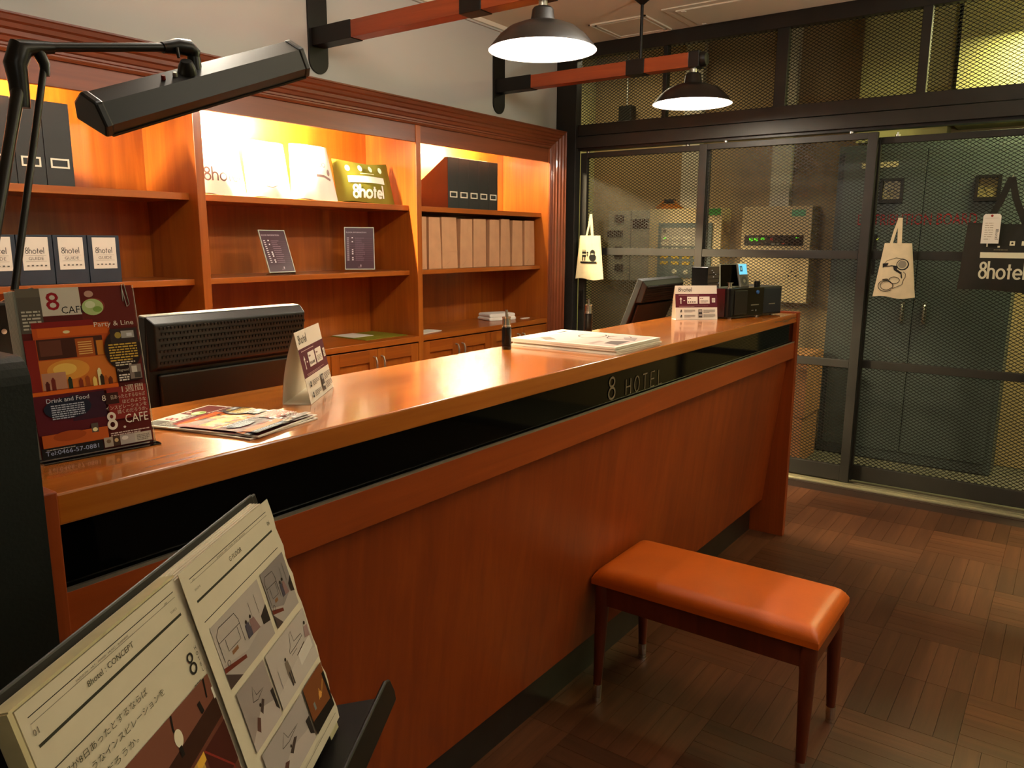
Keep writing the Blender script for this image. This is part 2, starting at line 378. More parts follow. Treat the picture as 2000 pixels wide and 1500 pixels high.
# ceiling hatch and air conditioner frame
t = thing('ceiling_hatch', 'square white access hatch with double rim in the ceiling by the screen', 'hatch', (4.47, 2.355, 2.675))
m = MB()
for a in (0.187, 0.158):
    for q in range(4): m.box(-a, a, -a, -a+.010, -.008, .0, CEIL, Matrix.Translation((4.47, 2.355, 2.675)) @ Matrix.Rotation(q*PI/2, 4, 'Z'))
m.obj('frame', t); MB().box(4.315, 4.625, 2.2, 2.51, 2.672, 2.6755, CEIL).obj('panel', t)
t = thing('ceiling_air_unit', 'wide beige air conditioner cover flush with the ceiling beside the hatch', 'air conditioner', (4.45, 1.5, 2.675))
MB().box(4.24, 4.655, 0.95, 2.05, 2.668, 2.6752, CEIL).obj('cover', t, 0.003)
MB().box(4.285, 4.61, 1.0, 1.985, 2.660, 2.669, CEIL).obj('grille_panel', t, 0.004)
for yy in (1.94, 1.05):
    for xx in (4.30, 4.60): MB().box(xx-.008, xx+.008, yy-.012, yy+.012, 2.656, 2.661, CARD).obj('clip', t)

# ------------------------------------------------------------------ mesh screen
def mesh_lines(y0, y1, z0, z1, x, py=0.0315, pz=0.0188, wd=0.0034):
    mb = MB(); sl = pz/py; W = y1-y0; H = z1-z0
    for sg in (1, -1):
        n0 = -int(W*sl/pz)-2; n1 = int((H+W*sl)/pz)+2
        for k in range(n0, n1):
            c = k*pz; pts = []
            f = lambda y: c+sg*sl*y
            # clip z = c + sg*sl*y, y in 0..W, z in 0..H
            ys = [0, W]
            if sg > 0: ya, yb = max(0, -c/sl), min(W, (H-c)/sl)
            else: ya, yb = max(0, (c-H)/sl), min(W, c/sl)
            if yb-ya < 1e-4: continue
            a = Vector((x, y0+ya, z0+f(ya))); b_ = Vector((x, y0+yb, z0+f(yb)))
            d = (b_-a).normalized(); nrm = Vector((0, -d.z, d.y))*wd/2; dx = Vector((0.0013*1, 0, 0))
            vs = [a+nrm-dx, a-nrm-dx, a-nrm+dx, a+nrm+dx, b_+nrm-dx, b_-nrm-dx, b_-nrm+dx, b_+nrm+dx]
            mb.add(vs, [(0, 1, 5, 4), (1, 2, 6, 5), (2, 3, 7, 6), (3, 0, 4, 7)], MESHM)
    return mb
t = thing('mesh_screen', 'black steel screen frame with expanded mesh transom above the sliding doors', 'screen', (4.70, 1.0, 0))
YR = -0.9
MB().box(4.653, 4.72, 2.842, 3.0, 0, 2.675, SCREENM).obj('post', t, 0.003)
MB().box(4.68, 4.74, YR, 2.842, 2.592, 2.675, SCREENM).obj('rail', t, 0.002)
MB().box(4.68, 4.74, YR, 2.842, 2.094, 2.168, SCREENM).obj('rail', t, 0.002)
MB().box(4.665, 4.78, YR, 2.842, 2.015, 2.089, SCREENM).obj('track_cover', t, 0.002)
MB().box(4.69, 4.76, YR, 2.842, 2.000, 2.016, BLACK).obj('hanging_track', t)
for ya, yb in ((2.209, 2.236), (1.468, 1.536), (0.746, 0.792), (-0.02, 0.03)):
    MB().box(4.685, 4.735, ya, yb, 2.166, 2.594, SCREENM).obj('mullion', t, 0.002)
for ya, yb in ((2.236, 2.842), (1.536, 2.209), (0.792, 1.468), (0.03, 0.746), (YR, -0.02)):
    mesh_lines(ya-.005, yb+.005, 2.166, 2.594, 4.715).obj('expanded_mesh', t, kind='stuff')
MB().box(4.63, 4.69, -0.9, 2.99, 0.0, 0.006, ALU).obj('sill', t)
for k, xx in enumerate((4.655, 4.685, 4.715)):
    MB().box(xx-.004, xx+.004, -0.9, 2.84, 0.0, 0.014, ALU).obj('rib', t)
MB().box(4.60, 4.80, -0.9, 3.0, -.01, -.001, FLOORB).obj('bed', t)
def door(idx, y0, y1, x, ztop, label, hang):
    d = thing('door_%d' % idx, label, None, (x, (y0+y1)/2, 0), kind='structure')
    s = 0.05
    for a in (y0, y1-s): MB().box(x-.016, x+.016, a, a+s, 0.015, ztop, SCREENM).obj('stile', d, 0.002)
    for za, zb in ((ztop-.035, ztop), (1.306, 1.354), (0.690, 0.735), (0.02, 0.11)):
        MB().box(x-.014, x+.014, y0+s, y1-s, za, zb, SCREENM).obj('rail', d, 0.002)
    for za, zb in ((1.354, ztop-.035), (0.735, 1.306), (0.11, 0.69)):
        mesh_lines(y0+s-.004, y1-s+.004, za-.004, zb+.004, x+.008).obj('expanded_mesh', d, kind='stuff')
    for yy in hang:
        mb = MB(); mb.tube([(x, yy, ztop-.002), (x, yy, ztop+.024)], 0.005, STEEL); mb.lathe([(0, 0), (.013, 0), (.013, .010), (0, .010)], STEEL, 12, (x, yy, ztop+.001)); mb.obj('hanger', d)
    return d
d1 = door(1, 1.915, 2.838, 4.735, 1.988, 'mesh sliding door with the small cream tote, next to the bookcase', (2.79, 2.07))
door(2, 0.955, 1.972, 4.70, 1.988, 'mesh sliding door behind the far end of the counter', (1.81, 1.094))
door(3, -0.02, 1.0, 4.765, 1.965, 'mesh sliding door in front of the grey switchboard', (0.872, 0.10))
mb = MB(); mb.box(4.704, 4.718, 2.80, 2.825, 0.93, 1.06, BLACK); mb.tube([(4.70, 2.812, 0.95), (4.685, 2.812, 0.96), (4.685, 2.812, 1.03), (4.70, 2.812, 1.04)], .004, BLACK); mb.obj('pull_handle', d1)
mb = MB(); mb.box(-3.0, -2.9, -3, -2.9, 0, .01, BLACK)

# ================================================================== BOOKCASE
Y0 = 2.92; YB = 3.30
DIV = [(0.566, 0.603), (1.863, 1.900), (3.160, 3.198), (4.450, 4.487)]
bc = thing('bookcase', 'built-in cherry wood bookcase of lit bays over low cupboards', 'bookcase', (2.5, 3.1, 0))
MB().box(0.55, 4.50, YB, YB+.02, 0, 2.03, W_Z).obj('back_panel', bc)
for a, b_ in DIV:
    MB().box(a, b_, Y0, YB, 0, 2.0, W_Z).obj('divider', bc, 0.002)
MB().box(0.55, 4.50, Y0+.02, YB, 2.0, 2.03, W_X).obj('top_board', bc)
for k in range(3):
    a = DIV[k][1]; b_ = DIV[k+1][0]
    MB().box(a, b_, Y0+.004, Y0+.024, 1.912, 2.0, W_DARK).obj('header', bc, 0.001)
    MB().box(a, b_, 2.98, YB, 1.556, 1.584, W_X).obj('shelf', bc, 0.0015)
    MB().box(a, b_, 2.982, YB, 1.210, 1.235, W_X).obj('shelf', bc, 0.0015)
    MB().box(a, b_, Y0, YB, 0.846, 0.876, W_X).obj('base_top', bc, 0.0015)
    MB().box(a, b_, Y0+.05, Y0+.07, 0.0, 0.09, W_DARK).obj('plinth', bc)
    n = 4; wdt = (b_-a)/n
    for q in range(n):
        x0, x1 = a+q*wdt+.0015, a+(q+1)*wdt-.0015; z0, z1 = 0.095, 0.838; e = 0.055
        m = MB()
        m.box(x0, x0+e, Y0+.006, Y0+.026, z0, z1, W_Z); m.box(x1-e, x1, Y0+.006, Y0+.026, z0, z1, W_Z)
        m.box(x0+e, x1-e, Y0+.006, Y0+.026, z1-e-.01, z1, W_X); m.box(x0+e, x1-e, Y0+.006, Y0+.026, z0, z0+e, W_X)
        m.box(x0+e-.001, x1-e+.001, Y0+.017, Y0+.022, z0+e-.001, z1-e-.009, W_Z)
        dr = m.obj('cupboard_door', bc, 0.0012)
        hx = x1-.026 if q % 2 == 0 else x0+.026
        MB().tube([(hx, Y0+.006, .800), (hx, Y0-.012, .797), (hx, Y0-.020, .775), (hx, Y0-.020, .742), (hx, Y0-.012, .720), (hx, Y0+.006, .717)], [.0045, .0045, .0055, .0055, .0045, .0045], STEEL, 8).obj('handle', dr, label='curved satin steel handle')
# moulded frame: profile (outward distance, projection), swept along the top and down the right and left
PR = [(0, 0), (0, .006), (.006, .010), (.012, .006), (.017, .006), (.020, .012), (.028, .012), (.032, .020), (.045, .024), (.050, .032), (.064, .034), (.070, .044), (.084, .048), (.090, .056), (.104, .060), (.108, .065), (.114, .065), (.114, 0)]
def mould(xr, xl, zt):
    mb = MB()
    pts = []
    for d, p in PR:
        pts.append([(xl-d, Y0-p, 0.0), (xl-d, Y0-p, zt+d), (xr+d, Y0-p, zt+d), (xr+d, Y0-p, 0.0)])
    return pts
pts = mould(4.452, 0.60, 1.999)
for seg, m_, nm in ((1, W_X, 'crown_moulding'), (2, W_DARKZ, 'side_moulding'), (0, W_DARKZ, 'side_moulding')):
    mb = MB()
    for i in range(len(PR)-1):
        q = [pts[i][seg], pts[i][seg+1], pts[i+1][seg+1], pts[i+1][seg]]
        mb.add(q, [(3, 2, 1, 0)], W_DARK if nm == 'crown_moulding' else m_)
    mb.obj(nm, bc)
MB().box(0.48, 0.60, Y0, 3.0, 0, 2.113, W_Z).box(4.452, 4.566, Y0, 3.0, 0, 2.113, W_Z).box(.6, 4.452, Y0, 3.0, 2.0, 2.113, W_X).obj('carcass_edge', bc)
for k, (x, e_) in enumerate(STRIPS):
    t = thing('strip_light', ('warm strip light hidden behind the header of the left bay', 'warm strip light hidden behind the header above the tote bags', 'warm strip light hidden behind the header above the black files')[k], 'lamp', (x, 3.0, 2.0), group='strip lights inside the bookcase')
    MB().box(x-.31, x+.31, 3.015, 3.075, 1.972, 1.999, CARD).obj('housing', t, 0.002)
    MB().tube([(x-.26, 3.045, 1.960), (x+.26, 3.045, 1.960)], .008, mat('tube_glow_%d' % k, '#fff0d8', .4, var=0, emit='#ffebbc', estr=e_), 8).obj('tube', t)

# ================================================================== RECEPTION COUNTER
ct = thing('reception_counter', 'long cherry wood reception counter with a glossy top and black glass band', 'counter', (2.03, 1.2, 0))
ZT = 1.079; F = 1.023
MB().box(.425, 3.645, F, 1.417, 1.036, ZT, W_TOP).obj('counter_top', ct, 0.003)
MB().box(.39, .425, 1.017, 1.42, 0, 1.084, W_FRONT).obj('end_panel', ct, 0.002)
MB().box(3.645, 3.68, 1.017, 1.42, 0, 1.084, W_FRONT).obj('end_panel', ct, 0.002)
MB().box(.425, 3.645, F+.012, F+.020, 0.946, 1.036, GLOSSB).obj('glass_band', ct, label='gloss black glass band below the counter top')
MB().box(.425, 3.645, F+.001, F+.006, 0.944, 0.949, STEEL).obj('band_edge', ct)
MB().box(.425, 3.645, F+.001, F+.045, 0.870, 0.945, W_FRONTX).obj('front_rail', ct, 0.0015)
# sloping front panels
pa = 1.052; pb = 1.126; zb = 0.165
MB().add([(.425, pa, .871), (3.645, pa, .871), (3.645, pb, zb), (.425, pb, zb), (.425, pa+.02, .871), (3.645, pa+.02, .871), (3.645, pb+.02, zb), (.425, pb+.02, zb)],
         [(3, 2, 1, 0), (4, 5, 6, 7), (0, 1, 5, 4), (2, 3, 7, 6), (0, 4, 7, 3), (1, 2, 6, 5)], W_FRONT).obj('front_panel', ct)
MB().box(.425, 3.645, 1.180, 1.195, 0, 0.30, KICK).obj('kick_plate', ct)
MB().box(.425, 3.645, 1.195, 1.40, 0.25, 0.28, W_FRONTX).box(.425, 3.645, 1.38, 1.40, .28, 1.036, W_FRONT).obj('carcass', ct)
MB().box(.425, 3.645, 1.40, 1.78, .70, .735, W_FRONTX).box(.5, .54, 1.42, 1.76, 0, .70, W_FRONT).box(3.55, 3.59, 1.42, 1.76, 0, .70, W_FRONT).obj('work_surface', ct, 0.002)
GOLDL = mat('sign_letter_metal', '#8d7f68', 0.4, 0.6, var=0.1)
Mx = pose((0, F+.010, 0), (1, 0, 0), (0, 0, 1))
p = Print(Mx); p.strokes('8', 1.893, .957, .068, .0062, GOLDL, wide=1.15); p.obj(ct, 'letter', label='pale metal numeral 8')
for k, ch in enumerate('HOTEL'):
    p = Print(Mx); p.strokes(ch, 2.0+.0545*k, .957, .046, .0042, GOLDL, wide=1.25); p.obj(ct, 'letter', label='pale metal letter '+ch)

# ================================================================== BENCH
bn = thing('bench', 'low bench with an orange leather seat on slim round wooden legs', 'bench', (2.09, .76, 0))
x0, x1, y0, y1 = 1.928, 2.258, .428, 1.092
def seat(u, v):
    a = 2*u-1; b = 2*v-1
    ex = min(1.0, (1-abs(a))*(x1-x0)/2/.035); ey = min(1.0, (1-abs(b))*(y1-y0)/2/.035)
    d = math.sqrt(max(0, 1-(1-ex)**2))*math.sqrt(max(0, 1-(1-ey)**2))
    return (x0+(x1-x0)*u, y0+(y1-y0)*v, .395+.032*d+.008*(1-a*a)*(1-b*b))
def rs(k, n): # denser near rims
    t = k/n; return .5-.5*math.cos(PI*t)
n = 26
vs = []; fs = []
for j in range(n+1):
    for i in range(n+1): vs.append(seat(rs(i, n), rs(j, n)))
fs = [(j*(n+1)+i, j*(n+1)+i+1, (j+1)*(n+1)+i+1, (j+1)*(n+1)+i) for j in range(n) for i in range(n)]
mb = MB(); mb.add(vs, fs, LEATHER, True)
mb.box(x0, x1, y0, y1, .378, .3955, LEATHER)
mb.obj('seat', bn)
for a, b_, c, d in ((x0+.03, x1-.03, y0+.012, y0+.030), (x0+.03, x1-.03, y1-.030, y1-.012), (x0+.012, x0+.030, y0+.03, y1-.03), (x1-.030, x1-.012, y0+.03, y1-.03)):
    MB().box(a, b_, c, d, .312, .378, W_LEG).obj('apron', bn, 0.002)
for sx in (0, 1):
    for sy in (0, 1):
        tx = x0+.026 if sx == 0 else x1-.026; ty = y0+.028 if sy == 0 else y1-.028
        bx = 1.930 if sx == 0 else 2.243; by = .449 if sy == 0 else 1.064
        lp = Vector((tx, ty, .378)); lb = Vector((bx, by, .0))
        f = lambda t_: lp.lerp(lb, t_)
        lg = MB().tube([f(0), f(.18), f(.19), f(.45), f(.89)], [.0235, .0225, .021, .0185, .0125], W_LEG, 16).obj('leg', bn)
        MB().tube([f(.86), f(.87), f(.965), f(.97)], [.0138, .0142, .0130, .010], CHROME, 14).tube([f(.968), f(1.0)], [.0125, .0135], CHROME, 14).obj('ferrule', lg, label='chrome foot ferrule')

# ================================================================== WALL BRACKET LAMPS
def bracket_lamp(x, label):
    t = thing('wall_bracket_lamp', label, 'lamp', (x, 3.0, 2.36), group='wall bracket lamps over the counter')
    o = lambda *a: (x+a[0], a[1], a[2])
    pl_ = [(-.058, 2.22)]; P = arc(0, 2.222, .057, 180, 360, 12)+arc(0, 2.496, .057, 0, 180, 12)
    MB(pose((x, 3.0, 0), (1, 0, 0), (0, 0, 1))).prism(P, 0, .010, BLACK).obj('wall_plate', t, 0.001)
    h = .036
    for ya, yb in ((2.735, 2.992), (2.0, 2.108), (1.69, 1.748)):
        MB().box(x-h-.003, x+h+.003, ya, yb, 2.286-.003, 2.358+.003, BLACK).obj('sleeve', t, 0.002)
    for ya, yb in ((2.108, 2.735), (1.748, 2.0)):
        MB().box(x-h, x+h, ya, yb, 2.286, 2.358, W_BEAM).obj('beam', t, 0.002)
    MB(pose((x, 1.69, 2.322), (1, 0, 0), (0, 0, 1))).lathe([(0, .03), (.030, .028), (.037, .016), (.037, 0), (0, 0)], BLACK, 20).obj('end_cap', t)
    mb = MB(); mb.tube([(x, 2.04, 2.36), (x, 2.04, 2.64)], .0085, BLACK, 10); mb.lathe([(.0085, -.03), (.045, 0), (.045, .006), (0, .006)], BLACK, 20, (x, 2.04, 2.669)); mb.obj('ceiling_rod', t)
    y = PEND_Y
    mb = MB(); mb.tube([(x, y, 2.24), (x, y, 2.29)], .017, STEEL, 14); mb.obj('socket', t, label='bare metal lamp socket')
    out = [(.020, 2.262), (.034, 2.258), (.040, 2.250), (.046, 2.212), (.050, 2.206), (.085, 2.200), (.130, 2.182), (.165, 2.155), (.190, 2.126), (.2025, 2.110), (.205, 2.106)]
    mb = MB(); mb.lathe([(r, z) for r, z in out], SHADEB, 40, (x, y, 0)); mb.lathe([(.012, 2.262), (.020, 2.262)], SHADEB, 40, (x, y, 0))
    mb.lathe([(.205, 2.106), (.2005, 2.107), (.188, 2.123), (.163, 2.151), (.128, 2.178), (.084, 2.196), (.045, 2.203), (.0, 2.205)], SHADEW, 40, (x, y, 0))
    mb.obj('lamp_shade', t)
    mb = MB(); mb.lathe([(0.001, 2.142), (.014, 2.144), (.026, 2.154), (.030, 2.168), (.026, 2.182), (.016, 2.196), (.013, 2.206)], BULB, 20, (x, y, 0)); mb.obj('bulb', t)
    return t
bracket_lamp(PEND_X[1], 'bracket lamp with a dark dome shade, nearer one, over the magazines')
bracket_lamp(PEND_X[2], 'bracket lamp with a dark dome shade, farther one, near the mesh screen')
bracket_lamp(PEND_X[0], 'bracket lamp over the near end of the counter')

# ================================================================== THINGS ON THE COUNTER
# leather-dark rounded partition at the near end
t = thing('partition', 'dark green rounded partition standing against the near end of the counter', 'partition', (.30, 1.25, 0))
MB(pose((.20, 0, 0), (0, 1, 0), (0, 0, 1))).prism([(.96, 0), (1.50, 0), (1.50, 1.24)]+arc(1.47, 1.236, .03, 0, 90, 5)+arc(.99, 1.236, .03, 90, 180, 5), 0, .186, GREENB).obj('panel', t, 0.02, seg=4)

def poster_art(p, W, H, full=True):
    U = lambda x: x*W
    V = lambda y: H*(1-y)
    def R(x0, y0, x1, y1, c): p.rect(U(x0), V(y1), U(x1), V(y0), c)
    R(0, 0, 1, 1, '#5a1814')
    R(.52, 0, 1, .26, '#6a2018'); R(.0, .05, .19, .26, '#5c544a'); R(.0, 0, .19, .05, '#6a6256')
    R(.19, .0, .52, .165, '#d8cfc0')
    p.text('8', U(.23), V(.13), H*.105, '#a01c24', wide=1.1); p.text('8', U(.236), V(.132), H*.105, '#a01c24', wide=1.0); p.text('CAFE', U(.35), V(.155), H*.042, '#1c1814', wide=.95)
    p.disc(U(.63), V(.12), U(.10), '#8a3c2a', H*.05); p.disc(U(.62), V(.125), U(.095), '#b9cf8a', H*.05); p.disc(U(.60), V(.11), U(.045), '#dfe8c0', H*.022); p.disc(U(.66), V(.14), U(.04), '#86a84e', H*.018); p.disc(U(.60), V(.045), U(.04), '#c89a88', H*.02)
    p.greek(U(.02), V(.24), U(.15), H*.12, 6, '#c8c0b0', seed=3)
    # photograph of a bar
    R(.08, .22, .74, .64, '#c8541c'); R(.08, .20, .60, .235, '#8a1c18'); R(.12, .235, .72, .29, '#d8621a')
    p.disc(U(.36), V(.265), U(.03), '#fbe6b0', H*.009)
    R(.10, .30, .66, .42, '#4a2418'); R(.12, .31, .30, .40, '#6a3a2a'); R(.42, .31, .58, .42, '#b85a20'); R(.60, .33, .66, .42, '#d8862c')
    for k in range(6): R(.44, .33+.014*k, .56, .336+.014*k, '#f0c070')
    R(.08, .425, .74, .60, '#d87a2c'); p.disc(U(.33), V(.49), U(.18), '#e8a040', H*.06); p.disc(U(.30), V(.485), U(.10), '#f4c860', H*.035); R(.10, .50, .30, .60, '#c08a70')
    for k, (x, h_, c) in enumerate(((.12, .05, '#5a1c18'), (.17, .07, '#7a2c20'), (.31, .065, '#2c3a2a'), (.40, .05, '#8a3820'), (.46, .06, '#a85020'), (.52, .05, '#f0d070'), (.57, .10, '#f4e8b0'), (.585, .06, '#3a2a18'), (.62, .05, '#b86020'), (.66, .04, '#6a3018'))):
        R(x, .61-h_, x+.035, .61, c); p.disc(U(x+.0175), V(.61-h_), U(.012), c, H*.012)
    R(.0, .30, .09, .64, '#8a2018'); R(.0, .605, .74, .628, '#e06818'); R(.0, .628, .60, .86, '#5a1420'); R(.30, .64, .60, .80, '#3a1a2c')
    # menu bubbles
    p.disc(U(.83), V(.40), U(.17), '#2c1c18', H*.13); R(.73, .27, .98, .36, '#3a2c28'); p.disc(U(.80), V(.31), U(.03), '#a89040', H*.02); R(.83, .285, .95, .33, '#a8a4a0'); R(.88, .30, .93, .32, '#d8d8dc')
    p.text('Party & Line', U(.60), V(.248), H*.03, '#e8dcc8', fit=U(.36))
    p.greek(U(.70), V(.47), U(.26), H*.115, 7, '#d8b048', seed=5); p.greek(U(.74), V(.50), U(.19), H*.03, 2, '#d8ccb8', seed=6)
    R(.74, .51, .97, .60, '#2a1614'); R(.86, .50, .97, .59, '#8a7c74'); R(.88, .51, .93, .55, '#d8d4cc'); R(.90, .55, .96, .585, '#4a4440')
    p.text('Playground', U(.75), V(.535), H*.016, '#d8ccb8', fit=U(.10)); p.greek(U(.755), V(.595), U(.10), H*.045, 3, '#f0e8dc', gap=.6, seed=8)
    R(.62, .63, .99, .83, '#8a2a24'); R(.60, .66, .72, .73, '#3a1812')
    p.text('1週間', U(.96), V(.665), H*.036, '#d8c8b4', 'R', fit=U(.20)); p.text('8', U(.57), V(.705), H*.036, '#e8dccc'); p.text('日あったとするならば', U(.97), V(.70), H*.02, '#d8c8b4', 'R', fit=U(.32))
    p.text('ほどのような', U(.97), V(.735), H*.02, '#d8c8b4', 'R', fit=U(.22)); p.text('インスピレーションを', U(.97), V(.765), H*.02, '#d8c8b4', 'R', fit=U(.38)); p.text('描くのだろうか。', U(.97), V(.795), H*.02, '#d8c8b4', 'R', fit=U(.28))
    p.disc(U(.27), V(.715), U(.20), '#202436', H*.065); R(.12, .67, .42, .76, '#202436')
    p.text('Drink and Food', U(.10), V(.675), H*.026, '#d8dce8', fit=U(.36)); p.greek(U(.13), V(.775), U(.28), H*.09, 7, '#b8c0d4', seed=9)
    p.strokes('8', U(.59), V(.885), H*.105, H*.016, '#efe8dc', wide=.9); p.disc(U(.735), V(.882), U(.012), '#efe8dc', H*.007)
    p.text('CAFE', U(.75), V(.86), H*.055, '#efe8dc', fit=U(.215))
    p.greek(U(.60), V(.928), U(.36), H*.026, 2, '#e0c8c0', seed=12)
    R(.02, .86, .58, .935, '#c05a20'); p.disc(U(.25), V(.88), U(.14), '#a84a18', H*.03); R(.44, .83, .50, .885, '#5a5048'); p.disc(U(.47), V(.868), U(.022), '#f0ecc0', H*.012)
    R(0, .935, .52, 1, '#1c1618'); p.text('Tel:0466-57-0881', U(.03), V(.98), H*.026, '#aab4d8', fit=U(.45)); p.greek(U(.04), V(.95), U(.44), H*.008, 1, '#c8c0b8', seed=14)
    for x0_, x1_, c in ((.53, .61, '#b0a496'), (.615, .67, '#4a3428'), (.675, .81, '#b8aca8'), (.81, .97, '#c4bcb0')): R(x0_, .93, x1_, .99, c)
    p.greek(U(.83), V(.98), U(.12), H*.04, 4, '#7a726a', seed=15)
    p.disc(U(.57), V(.955), U(.02), '#7a6450', H*.012); p.disc(U(.64), V(.955), U(.018), '#d8b888', H*.012); p.disc(U(.72), V(.95), U(.03), '#e8e0dc', H*.012)

# leaning poster in a clear holder
yaw = -.108; tl = .158
Mp = pose((.479, 1.185, ZT+.004), (math.cos(yaw), math.sin(yaw), 0), (-math.sin(yaw)*math.sin(tl), math.cos(yaw)*math.sin(tl), math.cos(tl)))
PW, PH = .161, .248
t = thing('flyer_stand', 'red and orange cafe flyer leaning upright in a clear stand at the near counter end', 'flyer', M=Mp)
mb = MB(Mp); mb.box(-.003, PW+.003, 0.0, PH, -.0030, -.0008, CLEAR); mb.box(-.003, PW+.003, -.0035, -.001, -.09, .02, CLEAR, Matrix.Rotation(tl, 4, 'X')); mb.obj('clear_holder', t)
mb = MB(Mp)
for k in range(8): mb.box(-.010+.0011*k, PW-.0015*k, .001, PH-.002-.0006*((k*3) % 4), -.0168+k*.0017, -.0155+k*.0017, CARD)
mb.obj('flyer_pack', t)
MB(Mp).box(0, PW, 0.0, PH, -.0007, 0, CARD).obj('front_sheet', t)
p = Print(Mp, .00006); poster_art(p, PW, PH); p.obj(t, 'flyer_print')
MB(Mp).tube([(PW*.90, PH*.90, .001), (PW*.905, PH*1.005, .0012), (PW*.93, PH*1.01, .0012), (PW*.955, PH*.88, .0012), (PW*.93, PH*.865, .0012), (PW*.905, PH*.98, .0012)], .0007, STEEL, 6).obj('paper_clip', t)

# two loose flyers lying flat
u0 = Vector((.164, .05, 0)).normalized(); v0 = Vector((-.077, .224, 0)).normalized()
for k, (ox, oy, oz, ang, lab) in enumerate(((.738, 1.056, .0004, -.10, 'cafe flyer lying under another flyer beside the flyer stand'), (.750, 1.050, .0032, 0, 'cafe flyer lying on top of another flyer in front of the tent card'))):
    Mr = Matrix.Rotation(ang, 4, 'Z'); Mq = pose((ox, oy, ZT+oz), Mr @ u0, Mr @ Vector((-u0.y, u0.x, 0)))
    t = thing('flyer', lab, 'flyer', M=Mq)
    MB(Mq).box(0, .172, 0, .243, 0, .0022, CARD).obj('sheet', t)
    p = Print(Mq @ Matrix.Translation((.004, .004, .0022)), .00006); poster_art(p, .164, .235); p.obj(t, 'flyer_print')

# tent cards
def tent_card(o, u, wd, h, dep, label):
    u = Vector(u).normalized(); back = Vector((-u.y, u.x, 0))
    M = pose(o, u, back)   # local z up
    t = thing('tent_card', label, 'sign', M=M, group='tent cards on the counter')
    th = .0008; apex = (dep*.5, h)
    def sheet(p0, p1, bow):
        nv = 10
        def fn(a, s):
            y = p0[0]+(p1[0]-p0[0])*s; z = p0[1]+(p1[1]-p0[1])*s; y += bow*math.sin(PI*s)
            return (a*wd, y, z)
        m = MB(M); m.grid(fn, 2, nv, CARD); m.grid(lambda a, s: Vector(fn(a, s))+Vector((0, th if bow > 0 else th, 0)), 2, nv, CARD); return m
    MB(M).box(0, wd, 0, dep, 0.0, .0008, CARD).obj('base_flap', t)
    MB(M).prism([(0, 0), (wd, 0), (wd, .001), (0, .001)], 0, .001, CARD).obj('fold', t)
    Mf = pose(M @ Vector((0, 0, 0)), M.to_3x3() @ Vector((1, 0, 0)), M.to_3x3() @ Vector((0, apex[0], apex[1])))
    L_ = math.hypot(*apex)
    MB(Mf).box(0, wd, 0, L_, -.0008, 0, CARD).obj('front_leaf', t)
    sheet((dep, 0), (apex[0], h), .006).obj('back_leaf', t)
    p = Print(Mf, .00012); U = wd; V = L_
    p.rect(0, V*.36, U, V*.76, '#5c1f2c')
    p.strokes('8hotel', U*.07, V*.825, V*.12, V*.013, '#2c2420', wide=1.08)
    p.greek(U*.08, V*.715, U*.55, V*.02, 1, '#d8b8b0', seed=2)
    p.poly([(U*.13, V*.66), (U*.10, V*.60), (U*.12, V*.60), (U*.12, V*.47), (U*.14, V*.47), (U*.14, V*.60), (U*.16, V*.60)], '#efe6da')
    p.rect(U*.19, V*.55, U*.23, V*.57, '#efe6da')
    for x0_ in (.28, .57):
        p.rect(U*x0_, V*.47, U*(x0_+.25), V*.675, '#efe6da'); p.greek(U*(x0_+.02), V*.61, U*.12, V*.045, 1, '#6a2a34', seed=4)
    for k in range(4): p.rect(U*(.30+.05*k), V*.50, U*(.325+.05*k), V*.54, '#5a4a44')
    p.greek(U*.60, V*.50, U*.18, V*.08, 4, '#9a8a80', seed=6); p.rect(U*.87, V*.50, U*.95, V*.63, '#e6dccf'); p.greek(U*.88, V*.52, U*.06, V*.09, 4, '#8a7a74', seed=16)
    p.greek(U*.08, V*.38, U*.70, V*.035, 2, '#b8908c', seed=7)
    for x0_, y0_ in ((.10, .22), (.10, .07)):
        p.rect(U*x0_, V*y0_, U*(x0_+.05), V*(y0_+.03), '#2c2624'); p.disc(U*(x0_+.03), V*(y0_+.055), U*.018, '#2c2624')
        p.greek(U*(x0_+.10), V*y0_, U*.26, V*.08, 4, '#5a524c', seed=int(y0_*100))
    p.rect(U*.54, V*.06, U*.63, V*.30, '#4a423e'); p.rect(U*.55, V*.22, U*.62, V*.28, '#a8a09a'); p.rect(U*.55, V*.12, U*.62, V*.15, '#d8d0c8')
    p.greek(U*.66, V*.20, U*.28, V*.10, 5, '#5a524c', seed=22); p.greek(U*.66, V*.07, U*.28, V*.10, 5, '#5a524c', seed=23)
    p.obj(t, 'card_print'); return t
tent_card((.980, 1.196, ZT+.0002), (.158, .114, 0), .192, .142, .056, 'white tent card with a wine red band, nearer one beside the loose flyers')
tent_card((3.002, 1.331, ZT+.0002), (.130, -.129, 0), .183, .140, .050, 'white tent card with a wine red band, farther one beside the music system')

